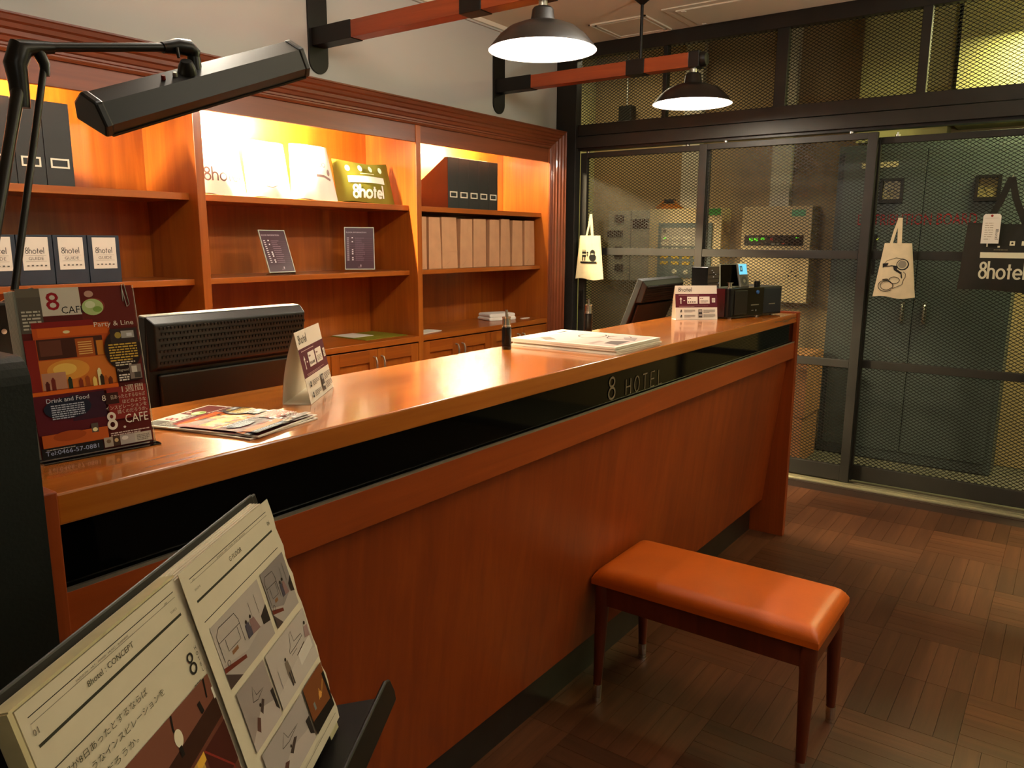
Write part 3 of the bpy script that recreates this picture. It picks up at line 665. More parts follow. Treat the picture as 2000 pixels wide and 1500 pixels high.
# pump bottles
def pump(x, y, label):
    t = thing('pump_bottle', label, 'bottle', (x, y, ZT), group='black pump bottles on the counter')
    M = Matrix.Translation((x, y, ZT))
    MB(M).lathe([(0, 0), (.0135, 0), (.0145, .0015), (.0145, .012), (.0137, .0125), (.0137, .0135), (.0145, .014), (.0145, .018), (.0137, .0185), (.0137, .0195), (.0145, .020), (.0145, .066), (.0135, .067), (0, .067)], PLASTG, 24).obj('body', t)
    MB(M).lathe([(.0125, .067), (.0125, .069), (.0135, .069), (.0135, .072), (.0122, .073), (.0122, .094), (.0132, .095), (.0132, .0975), (.003, .098), (.003, .100)], CHROME, 24).obj('collar', t, label='chrome ribbed collar')
    MB(M).lathe([(.0035, .098), (.0035, .112), (.0045, .1125), (.0045, .118), (0, .1185)], CHROME, 14).tube([(.004, .0, .097), (.0075, .0, .098), (.0075, .0, .104)], .0012, CHROME, 6).obj('nozzle', t)
pump(1.86, 1.365, 'black pump bottle with chrome neck in front of the folded towel')
pump(2.398, 1.398, 'black pump bottle with chrome neck behind the pile of magazines')

# magazines
zz = ZT+.0003
for k in range(4):
    hgt = (.0056, .0052, .0056, .0058)[k]; dx, dy = ((.002, 0), (.0045, -.001), (0, .002), (-.002, 0))[k]
    lab = ('white magazine at the bottom of the pile on the counter', 'white magazine second from the bottom of the pile', 'white magazine just below the top one of the pile', 'white magazine with a pink photo cover on top of the pile')[k]
    Mm = Matrix.Translation((1.945+dx, 1.042+dy, zz)) @ Matrix.Rotation((.004, -.006, .003, 0)[k], 4, 'Z')
    t = thing('magazine', lab, 'magazine', M=Mm, group='magazines piled on the counter')
    MB(Mm).box(0.002, .296, .001, .364, .0004, hgt-.0005, PAPER).obj('pages', t)
    m = MB(Mm); m.box(0, .298, 0, .366, hgt-.0005, hgt, CARD); m.box(0, .298, 0, .366, 0, .0004, CARD); m.box(-.0004, .001, 0, .366, 0, hgt, CARD); m.obj('cover', t)
    if k == 3:
        # picture reads from the long left edge
        p = Print(Mm @ Matrix.Translation((0, 0, hgt)), .0001)
        for y_ in (.325, .335, .345): p.rect(.012, y_, .285, y_+.0012, '#a8b8a8')
        p.rect(.205, .318, .262, .330, '#4a4a44')
        p.rect(.012, .012, .286, .306, '#bfa69f')
        p.rect(.02, .18, .28, .30, '#c8b3ab')
        p.poly([(.02, .25), (.06, .30), (.09, .28), (.05, .23)], '#7a6a60')
        p.line(arc(.20, .19, .055, 40, 330, 20, .04), .004, '#2c2422'); p.line(arc(.21, .10, .045, 60, 340, 20, .035), .004, '#2c2422'); p.line([(.23, .15), (.20, .13), (.235, .12)], .004, '#2c2422')
        p.poly([(.05, .02), (.15, .03), (.12, .08), (.06, .07)], '#5a4c48'); p.poly([(.16, .02), (.24, .05), (.22, .09), (.17, .06)], '#8a7a78'); p.rect(.03, .09, .10, .11, '#9a8680')
        p.obj(t, 'cover_print')
    zz += hgt+.0002

# monitors seen from behind
def monitor(x0, x1, ytop, ybot, ztop, zbot, label, yaw=0.0):
    xc = (x0+x1)/2; W = x1-x0
    v = Vector((0, ytop-ybot, ztop-zbot)); H = v.length
    M = pose((x0, ybot, zbot), (1, 0, 0), v)   # local z towards viewer (guests)
    t = thing('monitor', label, 'monitor', (xc, ybot+.05, .735), group='monitors behind the counter')
    m = MB(M); m.prism([(0, 0), (W, 0), (W, H), (0, H)], -.030, 0.0, PLAST); m.obj('screen_housing', t, 0.004)
    m = MB(M)
    q = [(.0, H-.002, 0), (W, H-.002, 0), (W-.006, H-.014, .022), (.006, H-.014, .022), (.010, H*.66, .024), (W-.010, H*.66, .024), (0.006, H*.62, .0), (W-.006, H*.62, .0)]
    m.add(q, [(0, 3, 2, 1), (3, 4, 5, 2), (4, 6, 7, 5), (0, 6, 4, 3), (1, 2, 5, 7)], PLAST); m.obj('vent_hood', t, 0.003)
    m = MB(M); nx = int(W/.0085); rows = 7
    for r in range(rows):
        for k in range(nx-3):
            y_ = H*.685+(H*.275)*r/rows; x_ = .016+k*.0085+(r % 2)*.004
            m.box(x_, x_+.0048, y_, y_+.0052, .0235, .0262, BLACK)
    m.obj('vent_slots', t, kind='stuff')
    MB(M).prism([(.035, .02), (W-.035, .02), (W-.02, H*.60), (.02, H*.60)], 0, .012, PLAST).obj('rear_cover', t, 0.004)
    zb_ = .737
    MB().box(xc-.035, xc+.035, ybot+.005, ybot+.03, zb_+.012, zbot+.12, PLAST).obj('stand_neck', t, 0.004)
    MB().box(xc-.11, xc+.11, ybot-.06, ybot+.12, zb_, zb_+.014, PLAST).obj('stand_foot', t, 0.005)
monitor(.850, 1.250, 1.548, 1.575, 1.241, .93, 'black monitor seen from behind, nearer one between the flyer stand and tent card')
monitor(3.112, 3.52, 1.540, 1.640, 1.228, .97, 'black monitor tilted back, farther one behind the far tent card')

# music system
Ma = Matrix.Translation((3.164, 1.165, ZT)) @ Matrix.Rotation(math.radians(-17.2), 4, 'Z')
t = thing('music_system', 'gloss black compact music system at the far end of the counter', 'stereo', M=Ma)
mb = MB(Ma); mb.prism(arc(.022, .022, .022, 180, 270, 5)+[(.235, 0), (.235, .165), (0, .165)], .006, .128, PLASTG); mb.obj('main_unit', t, 0.002)
WINE = mat('wine_red_gloss', '#3a0c10', 0.2, 0, 0.5, var=0.1)
MB(Ma).box(-.0035, .0, .024, .163, .008, .126, WINE).obj('side_panel', t, label='wine red gloss side panel')
mb = MB(Ma); mb.box(.03, .115, -.003, .0, .018, .118, PLAST); mb.obj('speaker_grille', t, 0.002)
mb = MB(Ma); mb.box(.145, .20, -.0012, 0, .052, .056, STEEL); mb.obj('disc_slot', t)
MB(Ma).lathe([(0, .004), (.008, .004), (.009, 0)], mat('blue_jewel', '#3a6ab0', .1, .2, var=0), 18, M=Matrix.Translation((.187, 0, .108)) @ Matrix.Rotation(PI/2, 4, 'X')).obj('power_button', t)
p = Print(Ma @ pose((0, -.0004, 0), (1, 0, 0), (0, 0, 1))); p.rect(.15, .030, .165, .0315, '#8a8a8a'); p.rect(.18, .026, .184, .034, '#8a8a8a'); p.obj(t)
for kx, M_ in ((.035, CHROME), (.222, PLASTG)):
    mb = MB(Ma @ Matrix.Translation((kx, .03, .128))); mb.lathe([(.011, 0), (.011, .003), (.0085, .004), (.0085, .020), (.014, .021), (.014, .024), (0, .024)] if kx < .1 else [(.013, 0), (.013, .024), (.011, .026), (0, .026)], M_, 20); mb.obj('control_knob', t)
for fx, fy in ((.03, .02), (.21, .02), (.03, .14), (.21, .14)):
    MB(Ma @ Matrix.Translation((fx, fy, 0))).lathe([(0, 0), (.009, 0), (.010, .006), (0, .006)], CHROME, 14).obj('foot', t)
Mb = Ma @ Matrix.Translation((.242, .018, 0))
t2 = thing('speaker', 'black speaker at the far right side of the music system', 'speaker', M=Mb, group='speakers of the music system')
MB(Mb).box(0, .148, 0, .16, .005, .128, PLAST).obj('cabinet', t2, 0.003)
MB(Mb).box(.008, .14, -.004, 0, .012, .122, mat('speaker_cloth', '#12161c', .8, var=.1, bump=.3, bscale=600)).obj('grille', t2, 0.002)
MB(Mb).box(.05, .095, -.0052, -.004, .050, .054, STEEL).obj('badge', t2)
for fx in (.02, .12): MB(Mb @ Matrix.Translation((fx, .03, 0))).lathe([(0, 0), (.008, 0), (.008, .006), (0, .006)], CHROME, 12).obj('foot', t2)
t3 = thing('speaker', 'tall black cabinet with tiny lights standing behind the music system', 'speaker', (3.47, 1.37, ZT), group='speakers of the music system')
MB().box(3.335, 3.625, 1.335, 1.412, ZT, 1.287, PLASTG).obj('cabinet', t3, 0.002)
mb = MB(); R_ = random.Random(4)
for r in range(9):
    for c in range(22): mb.box(3.348+c*.0122, 3.353+c*.0122, 1.333, 1.3352, 1.10+r*.019, 1.1025+r*.019, PLAST)
mb.obj('front_holes', t3, kind='stuff')
LEDW = mat('small_lamp_white', '#f0f0f0', .4, var=0, emit='#f4f4ff', estr=0.4)
mb = MB()
for x_, z_ in ((3.375, 1.272), (3.395, 1.262), (3.42, 1.252), (3.395, 1.242), (3.46, 1.212)): MB().box(x_, x_+.005, 1.3320, 1.3336, z_, z_+.002, LEDW).obj('indicator', t3)
# clear lid and player on the dock
Ml = Ma @ pose((.030, .078, .129), (1, 0, 0), (0, .06, 1))
t = thing('clear_lid', 'clear acrylic lid standing open on top of the music system', 'lid', M=Ml)
mb = MB(Ml); mb.box(0, .185, 0, .098, -.002, .0, CLEAR); mb.obj('sheet', t)
mb = MB(Ml)
EDGE = mat('acrylic_edge', '#b8bca8', .2, 0, .5, var=0)
for a, b_, c, d in ((0, .0028, 0, .098), (.1822, .185, 0, .098), (.0028, .1822, .0955, .098), (.0028, .1822, 0, .0025)): mb.box(a, b_, c, d, -.003, .0006, EDGE)
mb.obj('edge', t)
Mi = Ma @ pose((.128, .046, .128), (1, 0, 0), (-.10, .22, 1))
t = thing('music_player', 'small silver music player with a lit blue screen standing in the dock', 'music player', M=Mi)
MB(Mi).box(0, .062, 0, .104, -.010, 0, mat('player_grey', '#6a645c', .35, .4, var=.05)).obj('case', t, 0.003)
MB(Mi).box(.004, .058, .055, .100, 0, .0006, mat('lit_screen', '#6ac0e8', .4, var=0, emit='#62bfe6', estr=1.0)).obj('screen', t)
p = Print(Mi @ Matrix.Translation((0, 0, .0006))); p.rect(.010, .068, .028, .092, '#2a6a98'); p.rect(.014, .074, .024, .086, '#9ad4ee'); p.obj(t)
MB(Mi @ Matrix.Translation((.031, .027, 0))).lathe([(.020, 0), (.020, .0006), (.008, .0006), (.008, 0)], mat('player_wheel', '#3a3632', .5, var=0), 28).lathe([(0, .0012), (.0075, .0012), (.008, 0)], STEEL, 20).obj('wheel', t)

# ------------------------------------------------------------------ desk lamp
t = thing('desk_lamp', 'black jointed desk lamp with a long trough shade at the near counter end', 'lamp', (.50, 1.33, ZT))
mb = MB(); mb.box(.455, .515, 1.275, 1.36, ZT, ZT+.02, LAMPB); mb.obj('base', t, 0.003)
mb = MB(); mb.box(.468, .506, 1.295, 1.345, ZT+.02, 1.305, LAMPB); mb.obj('post', t, 0.004)
for z_ in (1.262, 1.185): MB(pose((.490, 1.295, z_), (1, 0, 0), (0, 0, 1))).lathe([(0, .004), (.004, .003), (.0045, 0)], CHROME, 12).obj('screw', t)
B0 = Vector((.535, 1.33, 1.300)); EL = Vector((.604, 1.40, 1.690)); 
mb = MB(); mb.tube([B0+Vector((-.045, .0, -.02)), B0+Vector((-.01, .0, .0)), B0+Vector((.02, .005, .01))], .014, LAMPB, 14); mb.lathe([(0, -.004), (.022, -.004), (.022, 0), (0, 0)], STEEL, 18, tuple(B0+Vector((-.03, 0, .0)))); mb.obj('base_joint', t)
L0 = B0+Vector((-.050, -.005, .03)); L1 = EL+Vector((-.010, 0, -.045))
MB().tube([L0, L1.lerp(L0, .28), L1], [.0085, .0088, .0105], LAMPB, 14).obj('lower_arm', t)
R0 = B0+Vector((-.010, .0, .02)); R1 = EL+Vector((.028, 0, -.020))
MB().tube([R0, R1], .0055, LAMPB, 12).obj('tension_rod', t)
mb = MB(); mb.tube([EL+Vector((-.012, .0, -.085)), EL+Vector((-.012, 0, -.05)), EL+Vector((-.014, 0, -.02)), EL+Vector((-.004, 0, .006)), EL+Vector((.012, 0, .010)), EL+Vector((.045, 0, .016))], [.0135, .0145, .017, .018, .012, .0095], LAMPB, 16)
mb.tube([EL+Vector((.022, 0, .006)), EL+Vector((.030, 0, -.012)), EL+Vector((.030, 0, -.03))], [.010, .0085, .0065], LAMPB, 12)
mb.obj('elbow', t)
U0 = EL+Vector((.03, 0, .014)); U1 = Vector((.872, 1.40, 1.749))
MB().tube([U0, U1], .0078, LAMPB, 14).obj('upper_arm', t)
mb = MB(); mb.tube([U1+Vector((-.03, 0, -.006)), U1+Vector((.0, 0, .002)), U1+Vector((.022, 0, .003)), U1+Vector((.032, 0, -.004)), U1+Vector((.032, 0, -.018))], [.010, .0145, .0155, .014, .010], LAMPB, 16)
mb.tube([U1+Vector((.032, 0, -.012)), U1+Vector((.034, 0, -.042))], [.0125, .0125], LAMPB, 14); mb.tube([U1+Vector((-.01, -.014, -.004)), U1+Vector((-.01, -.018, -.022))], .003, LAMPB, 8)
mb.obj('head_joint', t)
hl = Vector((.698, 1.40, 1.613)); hr = Vector((1.147, 1.40, 1.786))
ax = (hr-hl).normalized(); tilt = math.radians(28)
sd = Vector((0, 1, 0)); upv = sd.cross(ax)*-1
upv = ax.cross(sd)*1.0
if upv.z < 0: upv = -upv
yv = (sd*math.cos(tilt)+upv*math.sin(tilt)).normalized(); zv = ax.cross(yv)
if zv.z < 0: zv = -zv
HM = Matrix(((ax.x, yv.x, zv.x, hl.x), (ax.y, yv.y, zv.y, hl.y), (ax.z, yv.z, zv.z, hl.z), (0, 0, 0, 1)))
HL = (hr-hl).length
S = [(y_*.84, z_*.84) for y_, z_ in [(-.047, -.034), (-.050, -.012), (-.026, .026), (.020, .030), (.046, .000), (.047, -.034)]]
mb = MB(HM)
def trough(S_, x0_, x1_, m_):
    vs = [(x0_, y_, z_) for y_, z_ in S_]+[(x1_, y_, z_) for y_, z_ in S_]; n_ = len(S_)
    mb.add(vs, [(i, i+1, n_+i+1, n_+i) for i in range(n_-1)], m_)
trough(S, .012, HL-.012, LAMPB); Si = [(y_*.95, z_*.95-.001) for y_, z_ in S]; trough(Si, .012, HL-.012, SHADEW)
mb.box(.012, HL-.012, -.042, -.0375, -.032, -.028, LAMPB); mb.box(.012, HL-.012, .0375, .042, -.032, -.028, LAMPB)
mb.obj('shade', t)
for x_, sg in ((0.0, 1), (HL, -1)):
    Sc = [(y_*.84, z_*.84) for y_, z_ in [(-.049, -.037), (-.052, -.012), (-.027, .029), (.021, .033), (.048, .001), (.049, -.037)]]
    MBk = MB(HM @ Matrix(((0, 0, sg, x_), (1, 0, 0, 0), (0, 1, 0, 0), (0, 0, 0, 1))))
    MBk.prism(Sc if sg > 0 else Sc, 0, .016, LAMPB); MBk.obj('end_cap', t, 0.004)
MB(HM).tube([(.03, -.012, -.012), (HL-.03, -.012, -.012)], .008, mat('unlit_tube', '#d8d4c8', .3, var=0), 12).tube([(.03, .016, -.012), (HL-.03, .016, -.012)], .008, mat('unlit_tube', '#d8d4c8'), 12).obj('tube', t)
for x_ in (.15, .175):
    mb = MB(HM); mb.lathe([(.004, 0), (.004, .006), (.003, .008), (0, .008)], STEEL if x_ > .16 else mat('red_button', '#6a1410', .3, var=0), 12, (x_, -.004, .0235)); mb.obj('switch_button', t)
MB(HM).lathe([(.018, -.004), (.015, .010), (.010, .020), (0, .020)], LAMPB, 18, (.205, 0, .0245)).obj('swivel', t)

# ================================================================== SHELF CONTENTS
HOLD = mat('pale_label_holder', '#e8e0c8', .35, .2, var=.03)
SH1 = 1.5842; SH2 = 1.2352; SH0 = .8762
def mag_file(x, label, group, w_=.094):
    t = thing('magazine_file', label, 'file box', (x, 3.02, SH1), group=group)
    M = pose((x, 0, SH1), (0, 1, 0), (0, 0, 1))   # local x = depth, y = up, z = +x
    prof = [(3.01, 0), (3.27, 0), (3.27, .13), (3.03, .288), (3.01, .288)]
    for z0_ in (0, w_-.003): MB(M).prism(prof, z0_, z0_+.003, FILEW).obj('side', t)
    MB(M).prism([(3.008, 0), (3.012, 0), (3.012, .289), (3.008, .289)], 0, w_, FILEB).obj('spine', t, 0.0008)
    MB(M).prism([(3.012, .001), (3.269, .001), (3.269, .004), (3.012, .004)], .003, w_-.003, FILEW).obj('bottom', t)
    m = MB(); cx = x+w_/2; z0_ = SH1+.062
    for a, b_, c, d in ((-.032, .032, .028, .034), (-.032, .032, 0, .006), (-.032, -.026, .006, .028), (.026, .032, .006, .028)): m.box(cx+a, cx+b_, 3.0045, 3.008, z0_+c, z0_+d, HOLD)
    m.obj('label_holder', t, label='silver metal label holder')
    return t
for k in range(4):
    mag_file(1.046+.096*k, ('black file box hidden at the left edge behind the lamp arm', 'black file box crossed by the thick lamp arm, left bay', 'black file box crossed by the thin lamp rod, left bay', 'black file box at the right end of the row in the left bay')[k], 'black file boxes in the left bay')
for k in range(5):
    mag_file(3.522+.0955*k, ('black file box with its brown side showing, first of the row by the stile', 'black file box second from the left in the row of five', 'black file box in the middle of the row of five', 'black file box fourth from the left in the row of five', 'black file box at the right end of the row of five')[k], 'black file boxes in the right bay', .0945)
def guide_box(x, label):
    t = thing('guide_box', label, 'file box', (x, 3.0, SH2), group='navy guide boxes on the left shelf')
    MB().box(x, x+.119, 2.998, 3.24, SH2, SH2+.176, NAVY).obj('case', t, 0.0015)
    M = pose((x+.016, 2.9975, SH2+.052), (1, 0, 0), (0, 0, 1)); MB(M).box(0, .088, 0, .116, -.0002, .0004, PAPER).obj('label', t)
    p = Print(M @ Matrix.Translation((0, 0, .0004)), .0002); p.strokes('8hotel', .010, .058, .022, .0024, '#4a4640', wide=.88)
    p.text('GUIDE', .044, .036, .011, '#6a665e', 'C', fit=.050)
    p.rect(.010, .051, .078, .0518, '#8a8478'); p.rect(.010, .031, .078, .0318, '#8a8478')
    for k in range(5): p.rect(.012+.0145*k, .014, .019+.0145*k, .018+.001*(k % 2), '#5a564e')
    p.obj(t)
for k in range(4): guide_box(1.083+.1215*k, ('navy guide box at the left edge of the photo', 'navy guide box crossed by the thin lamp rod', 'navy guide box second from the right end', 'navy guide box at the right end of the row')[k])
# paper carrier bags
bags = [(3.285, .055), (3.350, .120), (3.468, .150), (3.628, .130), (3.765, .140), (3.915, .118), (4.040, .118), (4.166, .130), (4.312, .130)]
names = ('kraft paper bag half hidden by the stile, first of the row', 'kraft paper bag leaning, second of the row', 'wide kraft paper bag third in the row', 'kraft paper bag fourth in the row', 'kraft paper bag with a twisted side, fifth in the row', 'kraft paper bag sixth in the row', 'kraft paper bag seventh in the row', 'kraft paper bag next to the last in the row', 'kraft paper bag last in the row, by the side panel')
for k, (x, wd) in enumerate(bags):
    R_ = random.Random(40+k); h = .296+R_.uniform(-.006, .004); t = thing('paper_bag', names[k], 'paper bag', (x+wd/2, 3.10, SH2), group='kraft paper bags on the right shelf')
    lean = R_.uniform(-.008, .008); y0_, y1_ = 3.012+R_.uniform(0, .012), 3.22; tw = R_.uniform(.004, .016)
    def ring(z, f):
        cx = x+wd/2+lean*f; a = wd/2-.0055-tw*f*.45; g = .010*f+.002
        return [(cx-a, y0_, z), (cx, y0_-.003*f, z), (cx+a, y0_+.002*f, z), (cx+a-g, (y0_+y1_)/2, z), (cx+a, y1_, z), (cx-a, y1_, z), (cx-a+g, (y0_+y1_)/2, z)]
    lv = [(SH2+.0005, 0), (SH2+.04, .05), (SH2+.105, .2), (SH2+.2, .6), (SH2+h, 1)]
    vs = []; fs = []
    for z, f in lv: vs += ring(z, f)
    for i in range(len(lv)-1):
        for q in range(7): fs.append((i*7+q, i*7+(q+1) % 7, (i+1)*7+(q+1) % 7, (i+1)*7+q))
    fs.append(tuple(reversed(range(7))))
    m = MB(); m.add(vs, fs, KRAFT)
    vs2 = [(p_[0]*1, p_[1], p_[2]) for p_ in vs[-7:]]; c_ = Vector((x+wd/2, 3.11, 0))
    inner = [(c_.x+(p_[0]-c_.x)*.985, c_.y+(p_[1]-c_.y)*.985, p_[2]) for p_ in vs2]+[(c_.x+(p_[0]-c_.x)*.96, c_.y+(p_[1]-c_.y)*.96, SH2+.02) for p_ in vs2]
    m.add(inner, [(q, 7+q, 7+(q+1) % 7, (q+1) % 7) for q in range(7)], KRAFT); m.add(vs2+inner[:7], [(q, (q+1) % 7, 7+(q+1) % 7, 7+q) for q in range(7)], KRAFT)
    m.obj('bag_body', t)
    m = MB(pose((x+wd/2, y0_-.0006, SH2), (1, 0, 0), (0, 0, 1))); a = wd/2-.006
    m.prism([(-a, .002), (a, .002), (0, min(.045, a*.9))], 0, .0009, KRAFT); m.obj('bottom_fold', t)
    MB(pose((x+wd/2, y0_-.0010, SH2), (1, 0, 0), (0, 0, 1))).box(-a, a, .098, .0995, 0, .0008, KRAFT).obj('crease', t)
# floor information signs
def info_sign(M, wd, h, label):
    t = thing('info_sign', label, 'sign', M=M, group='floor information signs on the middle shelf')
    MB(M).box(0, wd, 0, h, -.004, 0, mat('sign_wine', '#3c1826', .35, var=.05)).obj('plate', t)
    m = MB(M)
    for a, b_, c, d in ((-.001, wd+.001, h-.003, h+.001), (-.001, wd+.001, -.001, .003), (-.001, .003, .003, h-.003), (wd-.003, wd+.001, .003, h-.003)): m.box(a, b_, c, d, -.0045, .001, EDGE)
    m.obj('clear_rim', t)
    m = MB(M); m.box(0.0, wd, -.012, -.001, -.03, -.002, CLEAR); m.obj('holder_foot', t)
    p = Print(M, .0003); p.text('FLOOR INFORMATION', wd*.06, h*.865, h*.030, '#d8c4cc', fit=wd*.68)
    for k in range(12):
        z_ = h*(.74-.048*k); p.rect(wd*.08, z_, wd*.15, z_+h*.016, '#d8ccd0')
        p.rect(wd*.08, z_-h*.008, wd*.94, z_-h*.005, '#7a5a68')
        p.greek(wd*.36, z_, wd*.42, h*.018, 1, '#9a7c8a', seed=k+30)
        if k in (0, 2, 6, 7, 8, 10, 11): p.rect(wd*.24, z_, wd*.29, z_+h*.026, '#efe4e6')
    p.ring(wd*.53, h*.078, h*.012, h*.007, '#d8c4cc'); p.ring(wd*.53, h*.10, h*.009, h*.006, '#d8c4cc'); p.greek(wd*.44, h*.045, wd*.18, h*.012, 1, '#b898a4', seed=3)
    p.obj(t)
info_sign(pose((2.262, 3.012, SH2+.0135), (1, 0.02, 0), (0, .36, 1)), .148, .205, 'wine red floor information sign, leaning far back, left one')
uu = Vector((.72, -.695, 0)); bk = Vector((.695, .72, 0))
info_sign(pose((2.778, 3.075, SH2+.0135), uu, bk*.10+Vector((0, 0, 1))), .150, .215, 'wine red floor information sign, upright, turned to the room, right one')

# tote bags
def tote(M, wt, wb, h, thick, m_, label, group, cat='bag', deco=None, handles=None, sag=0.0, fold=0.0):
    # local x across, y up, z towards viewer
    t = thing('tote_bag', label, cat, M=M, group=group)
    def half(y):
        s = min(1, max(0, y/h)); return (wb+(wt-wb)*s)/2
    def zf(x, y):
        s = min(1, max(0, y/h)); a = half(y); u_ = max(-1, min(1, x/a)) if a else 0
        return thick*(1-u_*u_)**.6*(.25+.75*math.sin(PI*min(1, .12+.8*s))**.7)+.0015+fold*math.sin(9*x/wb+4*s)*(1-u_*u_)
    def front(u_, v_):
        y = h*v_; x = (2*u_-1)*half(y); yy = y-sag*(1-(2*u_-1)**2)*v_+(.006*math.sin(7*u_)*(1-v_)); return (x, yy, zf(x, y))
    def back(u_, v_):
        x, y, z = front(1-u_, v_); return (x, y, -z*.35)
    m = MB(M); m.grid(front, 18, 16, m_); m.grid(back, 18, 16, m_); m.obj('bag_body', t)
    if handles:
        for pts, wd in handles:
            m = MB(M); vs = []
            P = [Vector(q) for q in pts]
            for i, q in enumerate(P):
                d = (P[min(i+1, len(P)-1)]-P[max(i-1, 0)]).normalized(); n_ = Vector((d.y, -d.x, 0)).normalized() if abs(d.x)+abs(d.y) > 1e-6 else Vector((1, 0, 0))
                vs += [q+n_*wd/2, q-n_*wd/2, q-n_*wd/2+Vector((0, 0, .0022)), q+n_*wd/2+Vector((0, 0, .0022))]
            fs = []
            for i in range(len(P)-1):
                for q in range(4): fs.append((4*i+q, 4*i+(q+1) % 4, 4*i+4+(q+1) % 4, 4*i+4+q))
            m.add(vs, fs, m_, True); m.obj('handle', t)
    if deco:
        p = Print(M, .0005, surf=lambda x, y: zf(x, y)+.0006); deco(p); p.obj(t)
    return t
X0 = (1, 0, 0); LB = Vector((0, .16, 1))
def deco_a(p): p.strokes('8hotel', -.082, .058, .058, .0065, '#5c4a48', wide=.95); p.rect(-.09, .135, -.075, .15, '#b08a70')
def deco_b(p):
    p.poly([(-.05, .19), (-.015, .19), (-.032, .16)], '#8a7060'); p.ring(.02, .10, .022, .003, '#7a6a60'); p.ring(.06, .085, .015, .003, '#7a6a60'); p.line([(-.03, .05), (.0, .045), (.03, .055)], .003, '#7a6a60'); p.poly([(.055, .19), (.075, .19), (.068, .178)], '#a08a78')
def deco_c(p):
    p.line([(-.06, .16), (-.06, .135), (-.02, .13), (-.018, .155)], .005, '#8a7070'); p.ring(.035, .175, .014, .003, '#8a7070'); p.ring(.06, .17, .010, .003, '#8a7070'); p.disc(.085, .135, .010, '#a08884', .016); p.line([(.0, .115), (.05, .115), (.095, .10)], .012, '#9a8078')
tote(pose((2.058, 3.05, SH1), X0, LB), .235, .262, .245, .030, CANVASW, 'white tote bag at the left end of the lit shelf', 'tote bags on the lit shelf', deco=deco_a, fold=.003)
tote(pose((2.315, 3.05, SH1), X0, LB), .225, .245, .255, .028, CANVASW, 'white tote bag in the middle of the lit shelf', 'tote bags on the lit shelf', deco=deco_b, fold=.003)
tote(pose((2.565, 3.035, SH1), X0, LB), .225, .285, .262, .030, CANVASW, 'white tote bag right next to the olive green one', 'tote bags on the lit shelf', deco=deco_c, fold=.003)
def deco_g(p):
    for k in range(4): p.disc(-.125+.075*k, .172, .014, '#f0ead0', .016)
    p.rect(-.135, .098, .115, .132, '#f2eedc', 12); p.strokes('8hotel', -.115, .022, .066, .0125, '#f2eedc', wide=.98); p.rect(-.06, .142, .04, .146, '#e6e0b8', 6)
tote(pose((2.930, 3.06, SH1), X0, Vector((0, .22, 1))), .385, .405, .222, .045, CANVASG, 'olive green folded tote bag printed in white', 'tote bags on the lit shelf', deco=deco_g, sag=.018, fold=.004)

# towel, mat, papers on the cupboard top
t = thing('towel', 'folded white towel lying on the right cupboard top', 'towel', (4.19, 3.15, SH0))
mb = MB(); Mt = Matrix.Translation((4.165, 3.14, SH0)) @ Matrix.Rotation(-.35, 4, 'Z')
def fold_(z0_, z1_, a, b_, r_):
    pr = arc(-a+r_, (z0_+z1_)/2, (z1_-z0_)/2, 90, 270, 8)+[(a, z0_), (a+.004, (z0_+z1_)/2), (a, z1_)]
    MB(Mt @ Matrix(((1, 0, 0, 0), (0, 0, 1, -b_), (0, 1, 0, 0), (0, 0, 0, 1)))).prism(pr, 0, 2*b_, TOWEL).obj('fold', t, 0.004)
fold_(.0, .022, .105, .075, .011); fold_(.022, .046, .10, .072, .012)
t = thing('desk_mat', 'olive green mat lying on the middle cupboard top', 'mat', (3.0, 3.16, SH0))
MB(pose((2.84, 3.005, SH0+.0002), (1, -.02, 0), (.02, 1, 0))).box(0, .312, 0, .285, 0, .0025, mat('olive_mat', '#7a7414', .6, var=.1)).obj('mat', t)
t = thing('paper_sheet', 'white sheet of paper on the left part of the olive mat', 'paper', (2.94, 3.24, SH0))
MB(pose((2.858, 3.12, SH0+.003), (1, -.02, 0), (.02, 1, 0))).box(0, .15, 0, .17, 0, .0012, PAPER).obj('sheet', t)
t = thing('paper_sheet', 'white papers lying beside the stile on the right cupboard top', 'paper', (3.32, 3.02, SH0))
MB(pose((3.235, 2.955, SH0+.0002), (1, .18, 0), (-.18, 1, 0))).box(0, .20, 0, .10, 0, .004, PAPER).obj('sheet', t)
t = thing('folded_card', 'small folded white card leaning up on the papers by the stile', 'card', (3.28, 3.05, SH0))
MB(pose((3.245, 3.055, SH0+.0045), (1, .1, 0), (0, .35, .5))).box(0, .085, 0, .05, 0, .001, CARD).obj('card', t)
MB(pose((3.245, 3.055, SH0+.0045), (1, .1, 0), (0, 1, 0.02))).box(0, .085, 0, .05, 0, .001, CARD).obj('card_base', t)
t = thing('white_tag', 'tiny white tag lying by the end of the right cupboard top', 'tag', (4.345, 3.035, SH0))
MB().box(4.305, 4.385, 3.02, 3.045, SH0+.0002, SH0+.004, CARD).obj('tag', t, 0.001)

